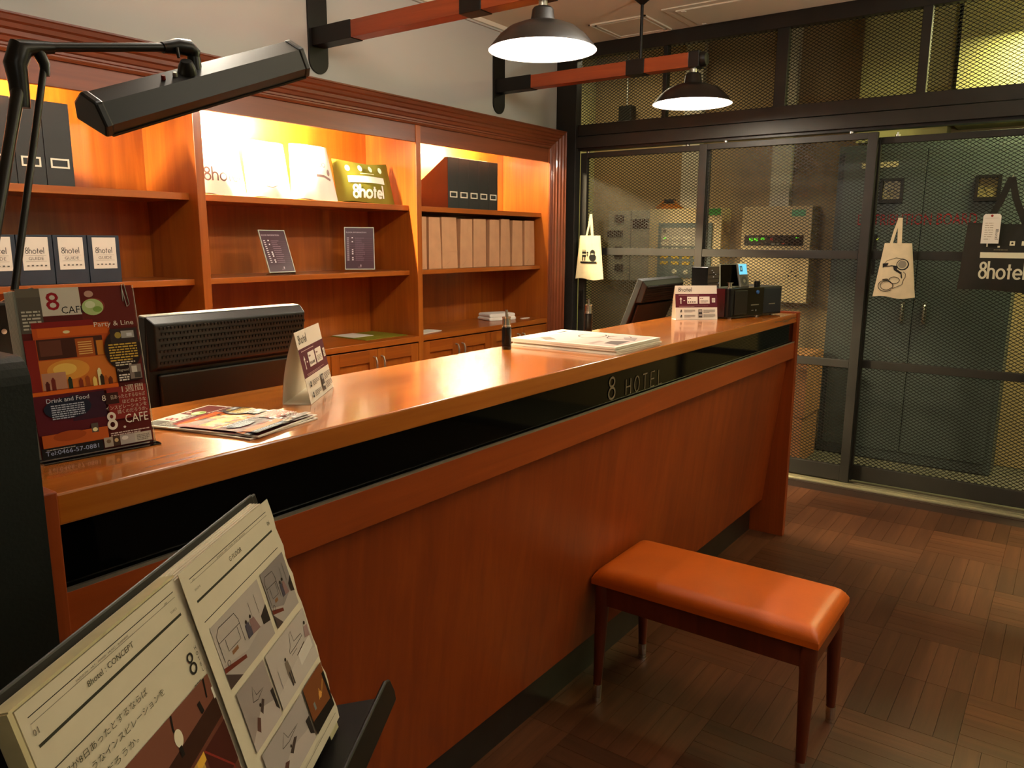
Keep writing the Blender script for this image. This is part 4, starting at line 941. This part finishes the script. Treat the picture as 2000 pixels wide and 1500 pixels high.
# ================================================================== BAGS HUNG ON THE SCREEN
def hook(x, y, z, nm):
    t = thing('wire_hook', nm, 'hook', (x, y, z), group='wire hooks on the mesh doors')
    MB().tube([(x+.065, y, z+.012), (x+.030, y, z+.014), (x+.004, y, z+.012), (x-.003, y, z+.004), (x+.001, y, z-.004), (x+.006, y, z-.001)], .0016, STEEL, 8).obj('wire', t)
Xd = (0, -1, 0); Zd = (0, 0, 1)
def deco_1(p):
    k = '#17130f'
    for a, b_ in ((-.028, .0), (.0, .0)): pass
    p.rect(-.052, .150, -.018, .188, k); p.rect(-.050, .166, -.020, .172, '#e4d2ac'); p.rect(-.049, .126, -.041, .150, k); p.rect(-.030, .126, -.022, .150, k); p.line([(-.050, .192), (-.042, .20), (-.036, .192)], .003, k); p.line([(-.034, .192), (-.028, .20), (-.020, .192)], .003, k); p.poly([(-.012, .165), (-.002, .175), (-.004, .150)], k); p.disc(-.006, .18, .007, k)
    p.disc(.032, .148, .024, k, .026); p.disc(.031, .180, .017, k, .020); p.rect(.022, .168, .040, .174, '#e4d2ac')
    p.rect(-.064, .108, .062, .121, k, 4)
tote(pose((4.664, 2.718, 1.141), Xd, Zd), .158, .222, .295, .016, CANVAS, 'cream tote bag with two small black animal figures, hung by the bookcase', 'tote bags hung on the mesh doors', deco=deco_1, fold=.003,
     handles=[([(-.028, .285, .004), (-.010, .36, .003), (.003, .437, .003)], .014), ([(.022, .285, .006), (.014, .36, .006), (.006, .437, .006)], .020)])
hook(4.661, 2.714, 1.584, 'wire hook holding the tote with the animal figures')
def deco_2(p):
    k = '#1c1a1a'
    p.disc(.034, .178, .030, k); p.disc(.033, .179, .025, '#cbbb98'); p.disc(.032, .180, .020, '#8f8674')
    p.line([(-.060, .176), (-.045, .198), (.0, .214), (.04, .208)], .002, k); p.poly([(-.064, .160), (-.066, .182), (-.035, .185), (-.04, .172)], k); p.line([(-.05, .165), (-.02, .172), (.006, .170)], .004, k)
    p.poly([(-.012, .170), (.010, .172), (.010, .152), (.035, .135), (.028, .128), (-.005, .148)], k); p.line([(.03, .134), (.034, .118), (.036, .105)], .005, k); p.line([(.04, .14), (.052, .13), (.052, .11), (.046, .10)], .0025, k)
    p.line(arc(.0, .094, .026, 0, 345, 22, .018), .003, k, True); p.line(arc(-.042, .062, .038, -20, 320, 24, .030), .0035, k); p.line(arc(-.038, .064, .030, 30, 340, 22, .024), .0028, k); p.line([(.046, .10), (.04, .072), (.0, .052), (-.02, .048)], .0025, k); p.line([(-.06, .096), (-.04, .099), (-.03, .098)], .005, k)
tote(pose((4.670, .803, 1.105), Xd, Zd), .135, .212, .292, .020, CANVAS, 'cream tote bag with a drawing of a hair dryer', 'tote bags hung on the mesh doors', deco=deco_2, fold=.003,
     handles=[([(-.036, .280, .006), (-.020, .36, .004), (-.002, .425, .003)], .015), ([(.008, .280, .010), (.004, .36, .008), (.0, .425, .007)], .022)])
hook(4.680, .805, 1.535, 'wire hook holding the tote with the hair dryer')
def deco_3(p):
    c = '#d9d3b4'
    p.strokes('8hotel', -.155, .062, .086, .0100, c, wide=.72)
    p.rect(-.158, .166, .165, .194, c, 10)
    p.greek(-.10, .205, .10, .006, 1, '#8a8468', seed=3)
    for k in range(3): p.rect(-.035+.05*k, .228, -.013+.05*k, .250, c)
    p.disc(-.024, .239, .005, '#1b180d'); p.rect(-.135, .222, -.128, .24, c); p.rect(-.085, .218, -.075, .226, c)
bt = tote(pose((4.668, .255, 1.160), Xd, Zd), .460, .500, .345, .050, CANVASB, 'black tote bag with a paper swing tag at the right edge', 'tote bags hung on the mesh doors', deco=deco_3, sag=.012, fold=.005,
     handles=[([(-.150, .33, .006), (-.10, .44, .004), (-.062, .562, .004)], .030), ([(.02, .33, .004), (-.035, .46, .003), (-.060, .562, .003)], .030)])
hook(4.72, .317, 1.724, 'wire hook holding the black tote')
Mg = pose((4.606, .415, 1.398), (-.06, -1, 0), (0.02, -.01, 1))
MB(Mg).prism([(0, 0), (.078, 0), (.078, .135), (.070, .145), (.008, .145), (0, .135)], 0, .0012, CARD).obj('swing_tag', bt, label='white paper swing tag')
p = Print(Mg @ Matrix.Translation((0, 0, .0012)), .0003); p.disc(.038, .136, .006, '#9a2c20'); p.text('8hotel', .060, .070, .014, '#3a342c', ang=-PI/2); p.greek(.012, .02, .036, .09, 8, '#a89a80', gap=.25, seed=3); p.rect(.008, .124, .070, .1248, '#a89a80'); p.obj(bt, 'tag_print')

# ================================================================== PLANT ROOM
FX = 5.50
def wallbox(name, y0_, y1_, z0_, z1_, m_, label, cat, x0_=5.52, x1_=5.7, **kw):
    t = thing(name, label, cat, (5.6, (y0_+y1_)/2, z0_), **kw)
    MB().box(x0_, x1_, y0_, y1_, z0_, z1_, m_).obj('case', t, 0.004)
    return t
PM_ = lambda x: pose((x, 0, 0), (0, -1, 0), (0, 0, 1))   # local x = -y, y = z, facing -x
t = wallbox('relay_panel', 2.70, 3.055, 1.095, 1.633, GREYP, 'grey relay panel of small dark windows beside the alarm panel', 'panel')
for y_, z_, a, b_ in ((2.955, 1.572, .04, .030), (2.99, 1.456, .068, .026), (2.955, 1.31, .036, .048), (2.947, 1.193, .038, .028)):
    MB().box(5.512, 5.52, y_-a, y_+a, z_-b_, z_+b_, SMOKE).obj('window', t, 0.001)
MB().box(5.512, 5.52, 2.705, 2.838, 1.495, 1.568, SMOKE).obj('window', t, 0.001)
MB().box(5.517, 5.5205, 2.852, 2.856, 1.10, 1.63, BLACK).obj('seam', t)
t = wallbox('alarm_panel', 2.125, 2.698, .96, 1.640, CREAMP, 'cream alarm panel with a blue grey button field in the plant room', 'panel')
MB().box(5.505, 5.52, 2.19, 2.615, 1.13, 1.535, BLUEG).obj('button_field', t, 0.003)
MB().box(5.4995, 5.505, 2.22, 2.585, 1.365, 1.500, GREYP).obj('upper_plate', t)
BTN = mat('button_cream', '#c8c0a4', .5, var=0); BTY = mat('button_yellow', '#c8a41c', .5, var=0)
for r in range(5):
    for c in range(4):
        y_ = 2.555-.088*c; z_ = 1.425-.042*r if r < 3 else 1.285-.045*(r-3)
        MB().box(5.494, 5.4995 if r < 2 else 5.505, y_-.030, y_+.030, z_-.012, z_+.012, BTN if r < 3 else BTY).obj('button', t, 0.001)
for c in range(3): MB(pose((5.505, 2.47-.09*c, 1.175), (0, -1, 0), (0, 0, 1))).lathe([(0, .012), (.016, .012), (.020, 0)], BTN, 14).obj('dial', t)
for yy in (2.56, 2.25): MB(pose((5.4995, yy, 1.475), (0, -1, 0), (0, 0, 1))).lathe([(0, .003), (.012, .003), (.012, 0)], BLACK, 14).obj('socket', t)
GLED = mat('green_lamp', '#40e010', .4, var=0, emit='#60e818', estr=1.2)
MB().box(5.492, 5.494, 2.545, 2.56, 1.418, 1.428, GLED).obj('indicator', t)
MB().box(5.518, 5.5205, 2.135, 2.225, 1.588, 1.636, mat('green_label', '#3ca03c', .5, var=0)).obj('label', t, label='green label')
t = wallbox('control_cabinet', 1.489, 1.968, .985, 1.641, CREAMP, 'cream control cabinet with a black display strip in the plant room', 'cabinet', 5.50)
MB().box(5.494, 5.50, 1.535, 1.942, 1.374, 1.446, mat('display_black', '#0a0c08', .2, var=0)).obj('display', t)
p = Print(PM_(5.494), .0004); p.text('88', -1.91, 1.405, .022, GLED, fit=.065); p.rect(-1.825, 1.414, -1.80, 1.428, GLED); p.rect(-1.585, 1.425, -1.565, 1.432, GLED); p.rect(-1.758, 1.408, -1.74, 1.428, '#a03030'); p.rect(-1.68, 1.385, -1.66, 1.392, '#c04030'); p.rect(-1.792, 1.376, -1.791, 1.444, '#6a665a'); p.rect(-1.668, 1.376, -1.667, 1.444, '#6a665a'); p.greek(-1.76, 1.383, .07, .008, 1, '#c8c0b0', seed=2)
p.obj(t, 'display_print')
MB().box(5.498, 5.5005, 1.533, 1.625, 1.572, 1.617, mat('pale_green_label', '#5ea878', .5, var=0)).obj('label', t, label='pale green label')
MB().box(5.498, 5.5005, 1.60, 1.93, 1.355, 1.358, GREYP).obj('trim_line', t)
for y_, z_ in ((1.60, 1.20), (1.62, 1.17), (1.57, 1.17), (1.62, 1.30)): MB(pose((5.50, y_, z_), (0, -1, 0), (0, 0, 1))).lathe([(0, .004), (.006, .003), (.007, 0)], BLACK, 10).obj('fastener', t)
for nm, y0_, y1_, zb_ in (('cable duct rising from the alarm panel', 2.365, 2.505, 1.64), ('cable duct rising from the cream control cabinet', 1.690, 1.826, 1.641)):
    t = thing('cable_duct', 'pale '+nm, 'duct', (5.66, (y0_+y1_)/2, zb_), group='cable ducts in the plant room')
    MB().box(5.63, 5.7, y0_, y1_, zb_, 2.83, mat('duct_white', '#c4bda6', .6, var=.04)).obj('duct', t, 0.003)
t = thing('cable_coil', 'orange cable coil lying on top of the alarm panel', 'cable', (5.61, 2.57, 1.64))
for k in range(4):
    r_ = .10-.012*k; MB(Matrix.Translation((5.61, 2.57, 1.646+.0095*k))).tube([(r_*.75*math.cos(a*PI/10), r_*math.sin(a*PI/10), .012*math.sin(a*.9+k)) if False else (r_*.75*math.cos(a*PI/10), r_*math.sin(a*PI/10), .0) for a in range(20)], .0055, ORANGEC, 8, closed=True).obj('loop', t)
mb = MB(); mb.tube([(5.55, 2.66, 1.65), (5.56, 2.60, 1.70), (5.56, 2.53, 1.705), (5.55, 2.47, 1.66)], .006, ORANGEC, 8); mb.obj('loop', t)
MB().box(5.55, 5.60, 2.52, 2.60, 1.684, 1.712, BLACK).obj('plug', t, 0.006)
t = thing('conduit_box', 'thin steel conduit ending in a black junction box, high in the plant room', 'conduit', (5.6, 2.95, 2.32))
MB().tube([(5.6, 2.962, 2.42), (5.6, 2.962, 2.83)], .008, STEEL, 10).obj('conduit', t)
MB().box(5.56, 5.64, 2.905, 3.015, 2.30, 2.425, BLACK).obj('junction_box', t, 0.004)
t = thing('switchboard', 'tall grey double door switchboard lettered in red behind the mesh', 'cabinet', (5.55, .81, 0))
MB().box(5.40, 5.7, .300, 1.322, 0, 2.0, BOARDG).obj('case', t, 0.004)
for a, b_ in ((.812, 1.283), (.337, .808)): MB().box(5.388, 5.40, a, b_, .07, 1.965, BOARDG).obj('door', t, 0.002)
for a, b_ in ((.925, 1.060), (.412, .545)):
    z0_, z1_ = 1.640, 1.790
    m = MB()
    for q in ((a, b_, z1_-.016, z1_), (a, b_, z0_, z0_+.024), (a, a+.018, z0_+.024, z1_-.016), (b_-.018, b_, z0_+.024, z1_-.016)): m.box(5.374, 5.388, q[0], q[1], q[2], q[3], BLACK)
    m.obj('meter_frame', t, 0.001)
    MB().box(5.3855, 5.3885, a+.016, b_-.016, z0_+.022, z1_-.014, mat('meter_face', '#8a7c50', .25, 0, .6, coat=.6, coat_rough=.03, var=.3, vscale=25)).obj('meter_face', t)
    p = Print(PM_(5.3855), .0004); c_ = (a+b_)/2; p.line(arc(-c_, 1.69, .035, 30, 150, 14), .003, '#2a2418'); p.line([(-c_, 1.675), (-c_-.02, 1.72)], .003, '#2a2418'); p.rect(-c_-.025, z0_+.004-.0, -c_+.025, z0_+.018, '#c8c0a4'); p.obj(t, 'meter_print')
p = Print(PM_(5.388), .0005); p.text('DISTRIBUTION BOARD', -1.175, 1.508, .068, '#8e2428', fit=.660); p.obj(t, 'red_lettering')
MB().box(5.3865, 5.3885, .968, 1.178, 1.858, 1.892, mat('pale_label', '#b8ac84', .6, var=.05)).obj('name_plate', t)
for y_ in (.868, .744):
    m = MB(); m.box(5.372, 5.388, y_-.012, y_+.012, .90, 1.035, mat('handle_dull', '#6a665c', .35, .6, var=.05)); m.tube([(5.372, y_, 1.02), (5.362, y_, 1.01), (5.362, y_, .925), (5.372, y_, .915)], .006, STEEL, 8); m.obj('handle', t)
for z_ in (1.395, 1.255):
    m = MB(); m.box(5.382, 5.388, 1.05, 1.15, z_-.055, z_+.055, BLACK); m.obj('breaker_plate', t)
    p = Print(PM_(5.382), .0004)
    for k in range(5): p.rect(-1.145, z_-.044+k*.019, -1.085, z_-.033+k*.019, '#9a8a90')
    p.obj(t, 'breaker_marks')
MB().box(5.380, 5.382, 1.042, 1.052, 1.415, 1.425, mat('yellow_lamp', '#c8d040', .4, var=0, emit='#c8d040', estr=1.0)).obj('indicator', t)
for k, (z0_, z1_, x0_, y0_, lab) in enumerate(((-.002, .302, 4.965, 1.315, 'cardboard carton at the bottom of the stack behind the counter end'), (.303, .705, 4.955, 1.302, 'cardboard carton on top of another behind the counter end'))):
    t = thing('carton', lab, 'box', (5.15, 1.5, max(0, z0_)), group='cartons in the plant room')
    MB().box(x0_, x0_+.36, y0_, y0_+.42, z0_, z1_, CARTON).obj('carton_body', t, 0.003)
    MB().box(x0_+.01, x0_+.35, y0_+.2, y0_+.22, z1_-.0002, z1_+.0012, mat('carton_tape', '#9a7448', .4, var=0)).obj('tape', t)

# ================================================================== MENU STAND
o_ = Vector((.377, .672, 1.081)); u_ = Vector((.872, .489, .03)); v_ = Vector((.15, -.21, -.966))
Mk = pose(o_, u_, -v_)     # local x right, y up, z towards the reader
t = thing('music_stand', 'black music stand holding the open menu book in the foreground', 'stand', (.42, .69, 0))
MB(Mk).box(-.235, .235, -.335, .004, -.030, -.026, BLACK).obj('desk_plate', t, 0.003)
mb = MB(Mk); mb.box(-.245, .262, -.325, -.318, -.028, .050, BLACK); mb.obj('ledge', t, 0.003)
mb = MB(Mk); mb.prism([(-.245, -.330), (.268, -.330), (.272, -.318), (.268, -.298), (.255, -.292), (-.245, -.292)], .050, .056, BLACK); mb.obj('ledge_lip', t, 0.0025)
pb_ = Mk @ Vector((0, -.16, -.04))
MB().tube([(pb_.x, pb_.y, pb_.z), (pb_.x-.02, pb_.y+.04, pb_.z-.06), (pb_.x-.02, pb_.y+.045, .42)], .011, BLACK, 12).obj('pole', t)
MB().tube([(pb_.x-.02, pb_.y+.045, .44), (pb_.x-.02, pb_.y+.045, .12)], .014, BLACK, 12).obj('pole_sleeve', t)
for a in (90, 210, 330):
    c_, s_ = math.cos(math.radians(a)), math.sin(math.radians(a)); r_ = .18
    MB().tube([(pb_.x-.02, pb_.y+.045, .24), (pb_.x-.02+c_*r_*.8, pb_.y+.045+s_*r_*.8, .03), (pb_.x-.02+c_*r_, pb_.y+.045+s_*r_, .010)], .008, BLACK, 8).obj('leg', t)
t = thing('menu_book', 'open white menu book with room photographs on the music stand', 'book', M=Mk @ Matrix.Translation((0, -.314, 0)))
MB(Mk).box(-.222, .218, -.315, .008, -.025, -.021, BLACK).obj('cover', t, 0.002)
mb = MB(Mk)
for k in range(6): mb.box(-.211+.0006*k, .0, -.304, -.0005*k, -.0205+.0032*k, -.0176+.0032*k, PAGE)
mb.obj('left_pages', t)
mb = MB(Mk)
for k in range(6): mb.box(0.0, .204+.0006*k, -.304, -.001*k, -.0205+.0032*k, -.0176+.0032*k, PAGE)
mb.obj('right_pages', t)
mb = MB(Mk); MBp = []
def worn_edge(i): return .2085+.0016*math.sin(i*1.7)+.0010*math.sin(i*4.1)
N_ = 24
vs = []
for i in range(N_+1):
    y = -.304*i/N_; vs += [(.001, y, .0032), (worn_edge(i), y, .0012)]
vs2 = [(a, b_, c-.0006) for a, b_, c in vs]
mb.add(vs, [(2*i, 2*i+2, 2*i+3, 2*i+1) for i in range(N_)], PAGE); mb.add(vs2, [(2*i, 2*i+1, 2*i+3, 2*i+2) for i in range(N_)], PAGE)
mb.obj('top_page', t)
LAM = mat('yellowed_plastic_edge', '#c8bc92', .3, var=.12, vscale=30)
MB(Mk).box(-.213, .0, -.0012, .0012, -.016, -.0008, LAM).box(-.2145, -.210, -.304, 0, -.016, -.0008, LAM).obj('plastic_sleeve_edge', t)
MB(Mk).box(.176, .202, -.314, -.302, -.002, -.001, mat('page_tab', '#d8d0a0', .5, var=.05)).obj('page_tab', t)
K1, K2, K3 = '#2c2620', '#55503f', '#7a7262'
p = Print(Mk @ Matrix.Translation((0, 0, -.0014)), .00005)
def hl_(y, wd, c, a=-.200, b_=-.008): p.rect(a, -y-wd/2, b_, -y+wd/2, c)
hl_(.0125, .0008, K1); hl_(.0180, .0005, K3); hl_(.036, .0026, '#3a382c'); hl_(.058, .0009, K1)
p.text('FASHION · ART · FOOD · MUSIC · BUSINESS', -.150, -.0168, .0018, K3, fit=.068); p.text('2009', -.026, -.0175, .0016, K3); p.text('8hotel : CONCEPT', -.141, -.0275, .0052, K2, fit=.061); p.text('01', -.201, -.0275, .0050, K3); p.text('TOPICS', -.022, -.0290, .0022, K3)
p.ring(-.018, -.0885, .0048, .0022, K1); p.ring(-.018, -.0775, .0040, .0020, K1)
for k, ch in enumerate('HOTEL'): p.text(ch, -.0062, -.0755-.0058*k, .0036, K1, 'C')
p.greek(-.026, -.104, .020, .0025, 1, K3, seed=3)
p.text('1週間が8日あったとするならば', -.085, -.0705, .0052, K2, 'R', fit=.118); p.text('ほどのようなインスピレーションを', -.066, -.0835, .0052, K2, 'R', fit=.134); p.text('描くのだろうか。', -.113, -.0965, .0052, K2, 'R', fit=.072)
p.rect(-.198, -.296, -.003, -.104, '#6a3a2a'); p.rect(-.198, -.150, -.003, -.104, '#7c4a38'); p.poly([(-.198, -.152), (-.003, -.128), (-.003, -.150), (-.198, -.176)], '#3a1c10')
p.poly([(-.198, -.180), (-.050, -.160), (-.050, -.205), (-.198, -.225)], '#c89a50'); p.poly([(-.150, -.178), (-.06, -.166), (-.06, -.200), (-.150, -.212)], '#5a3420'); p.rect(-.11, -.2, -.085, -.18, '#c06a30'); p.poly([(-.045, -.160), (-.003, -.155), (-.003, -.200), (-.045, -.205)], '#4a1c14'); p.line([(-.045, -.160), (-.012, -.200), (-.012, -.24)], .002, '#8a2c20'); p.poly([(-.06, -.162), (-.046, -.159), (-.046, -.168), (-.06, -.171)], '#e8b040')
p.line([(-.070, -.104), (-.073, -.116), (-.072, -.122)], .0025, '#1c1410'); p.disc(-.070, -.127, .0060, '#e8dcc0', .0085); p.line([(-.072, -.134), (-.072, -.144)], .005, '#1c1410'); p.line([(-.012, -.104), (-.016, -.122)], .002, '#1c1410'); p.line([(-.030, -.118), (-.028, -.130)], .005, '#1c1410'); p.rect(-.006, -.13, -.003, -.118, '#e8e0d0')
p.greek(-.18, -.28, .15, .03, 4, '#8a5a40', seed=44)
p.obj(t, 'left_page_print')
def surf_r(x, y): return .0032-.0020*x/.2085
p = Print(Mk, .00005, surf=surf_r)
def hr_(y, wd, c, a=.0145, b_=.195): p.rect(a, -y-wd/2, b_, -y+wd/2, c, 2)
hr_(.0118, .0008, K1); hr_(.0160, .0005, K3); hr_(.0365, .0026, '#3a382c'); hr_(.0590, .0009, K1)
p.text('FASHION · ART · FOOD · MUSIC · BUSINESS', .070, -.0152, .0018, K3, fit=.066); p.text('2009', .018, -.0157, .0016, K3); p.text('G FLOOR', .090, -.0285, .0052, K2, fit=.029); p.text('06', .189, -.0280, .0050, K2); p.text('ROOMS', .017, -.0260, .0022, K3)
def photo(x0_, y0_, x1_, y1_, c, seed, kind):
    y0_, y1_ = -y0_, -y1_
    p.rect(x0_, y1_, x1_, y0_, c, 2); R_ = random.Random(seed); W_, H_ = x1_-x0_, y0_-y1_
    X = lambda a: x0_+a*W_
    Y = lambda b_: y0_-b_*H_
    if kind == 'bus':
        p.poly([(X(0), Y(.62)), (X(.45), Y(.78)), (X(1), Y(.62)), (X(1), Y(1)), (X(0), Y(1))], '#a89c94'); p.poly([(X(.0), Y(.66)), (X(.4), Y(.80)), (X(.4), Y(.86)), (X(.0), Y(.74))], '#6a2c1c'); p.poly([(X(.85), Y(.55)), (X(1), Y(.45)), (X(1), Y(.75)), (X(.85), Y(.70))], '#2c2420'); p.poly([(X(0), Y(.75)), (X(.25), Y(1)), (X(0), Y(1))], '#4a3a34')
        p.line([(X(.05), Y(.6)), (X(.05), Y(.18)), (X(.12), Y(.10)), (X(.42), Y(.12)), (X(.46), Y(.25)), (X(.46), Y(.62))], .0008, '#3a3230'); p.line([(X(.05), Y(.30)), (X(.46), Y(.32))], .0007, '#3a3230'); p.line([(X(.16), Y(.33)), (X(.16), Y(.52)), (X(.40), Y(.53)), (X(.40), Y(.33))], .0007, '#3a3230'); p.ring(X(.10), Y(.66), H_*.04, .0007, '#3a3230'); p.rect(X(.2), Y(.62), X(.32), Y(.56), '#8a6040')
        p.line([(X(.70), Y(.18)), (X(.70), Y(.50))], .0007, '#6a625c'); p.line([(X(.84), Y(.15)), (X(.84), Y(.48))], .0007, '#6a625c')
        p.poly([(X(.52), Y(.66)), (X(.53), Y(.44)), (X(.60), Y(.42)), (X(.64), Y(.66))], '#4a4450'); p.disc(X(.565), Y(.40), H_*.03, '#2c2018'); p.poly([(X(.62), Y(.66)), (X(.63), Y(.42)), (X(.72), Y(.44)), (X(.78), Y(.68))], '#8a6a66'); p.disc(X(.66), Y(.385), H_*.03, '#2c2018')
    elif kind == 'plane':
        p.poly([(X(0), Y(.75)), (X(.55), Y(.60)), (X(1), Y(.80)), (X(1), Y(1)), (X(0), Y(1))], '#c0b4aa'); p.poly([(X(.60), Y(.56)), (X(.95), Y(.50)), (X(.95), Y(.72)), (X(.60), Y(.78))], '#cfc6bc'); p.line([(X(.58), Y(.56)), (X(.80), Y(.50))], .0014, '#4a3428')
        p.line([(X(.45), Y(.36)), (X(.50), Y(.30)), (X(.55), Y(.12)), (X(.59), Y(.10)), (X(.60), Y(.30)), (X(.78), Y(.32)), (X(.80), Y(.37)), (X(.60), Y(.40)), (X(.45), Y(.40)), (X(.45), Y(.36))], .0008, '#3a322c'); p.line([(X(.48), Y(.46)), (X(.62), Y(.45))], .0006, '#3a322c')
        p.poly([(X(.28), Y(.62)), (X(.29), Y(.42)), (X(.36), Y(.42)), (X(.38), Y(.60)), (X(.36), Y(.86)), (X(.31), Y(.86))], '#7a6a5c'); p.disc(X(.325), Y(.385), H_*.032, '#2c2018'); p.rect(X(.31), Y(.88), X(.335), Y(.62), '#3a3230'); p.rect(X(.35), Y(.88), X(.372), Y(.62), '#3a3230')
        p.poly([(X(.84), Y(.46)), (X(.88), Y(.28)), (X(.97), Y(.30)), (X(.96), Y(.52))], '#9a7c78'); p.disc(X(.92), Y(.235), H_*.034, '#2c2018'); p.line([(X(.12), Y(.40)), (X(.12), Y(.72))], .0012, '#8a807a')
    elif kind == 'dark':
        p.poly([(X(0), Y(.72)), (X(1), Y(.80)), (X(1), Y(1)), (X(0), Y(1))], '#1c140e'); p.line([(X(.5), Y(.55)), (X(.58), Y(.35)), (X(.66), Y(.50)), (X(.85), Y(.3))], .0012, '#e0a850'); p.disc(X(.58), Y(.48), W_*.07, '#d89848'); p.rect(X(.2), Y(.6), X(.28), Y(.45), '#7a7a78'); p.poly([(X(.88), Y(.2)), (X(1), Y(.2)), (X(1), Y(.85)), (X(.92), Y(.8))], '#140e0a')
    else:
        p.poly([(X(0), Y(.85)), (X(.5), Y(.55)), (X(1), Y(.7)), (X(1), Y(1)), (X(0), Y(1))], '#b8aaa2'); p.line([(X(.35), Y(.36)), (X(.45), Y(.15)), (X(.5), Y(.32)), (X(.75), Y(.34)), (X(.5), Y(.40)), (X(.35), Y(.36))], .0008, '#3a322c'); p.poly([(X(.2), Y(.75)), (X(.32), Y(.60)), (X(.40), Y(.66)), (X(.28), Y(.84))], '#5a3a30'); p.poly([(X(.45), Y(.58)), (X(.60), Y(.45)), (X(.66), Y(.50)), (X(.5), Y(.66))], '#4a3a34'); p.disc(X(.5), Y(.50), H_*.03, '#2c2018'); p.poly([(X(.9), Y(.5)), (X(1), Y(.5)), (X(1), Y(.9)), (X(.92), Y(.8))], '#2c2420')
photo(.018, .068, .128, .137, '#b4a89e', 1, 'bus'); photo(.136, .067, .200, .136, '#8a807c', 2, 'bus'); photo(.021, .145, .086, .214, '#9a8c86', 3, 'misc'); photo(.091, .145, .203, .213, '#b8aca2', 4, 'plane'); photo(.026, .221, .136, .281, '#a89c96', 5, 'misc'); photo(.141, .220, .201, .281, '#7a4420', 6, 'dark')
hr_(.290, .0008, K3, .03, .196)
p.obj(t, 'right_page_print')
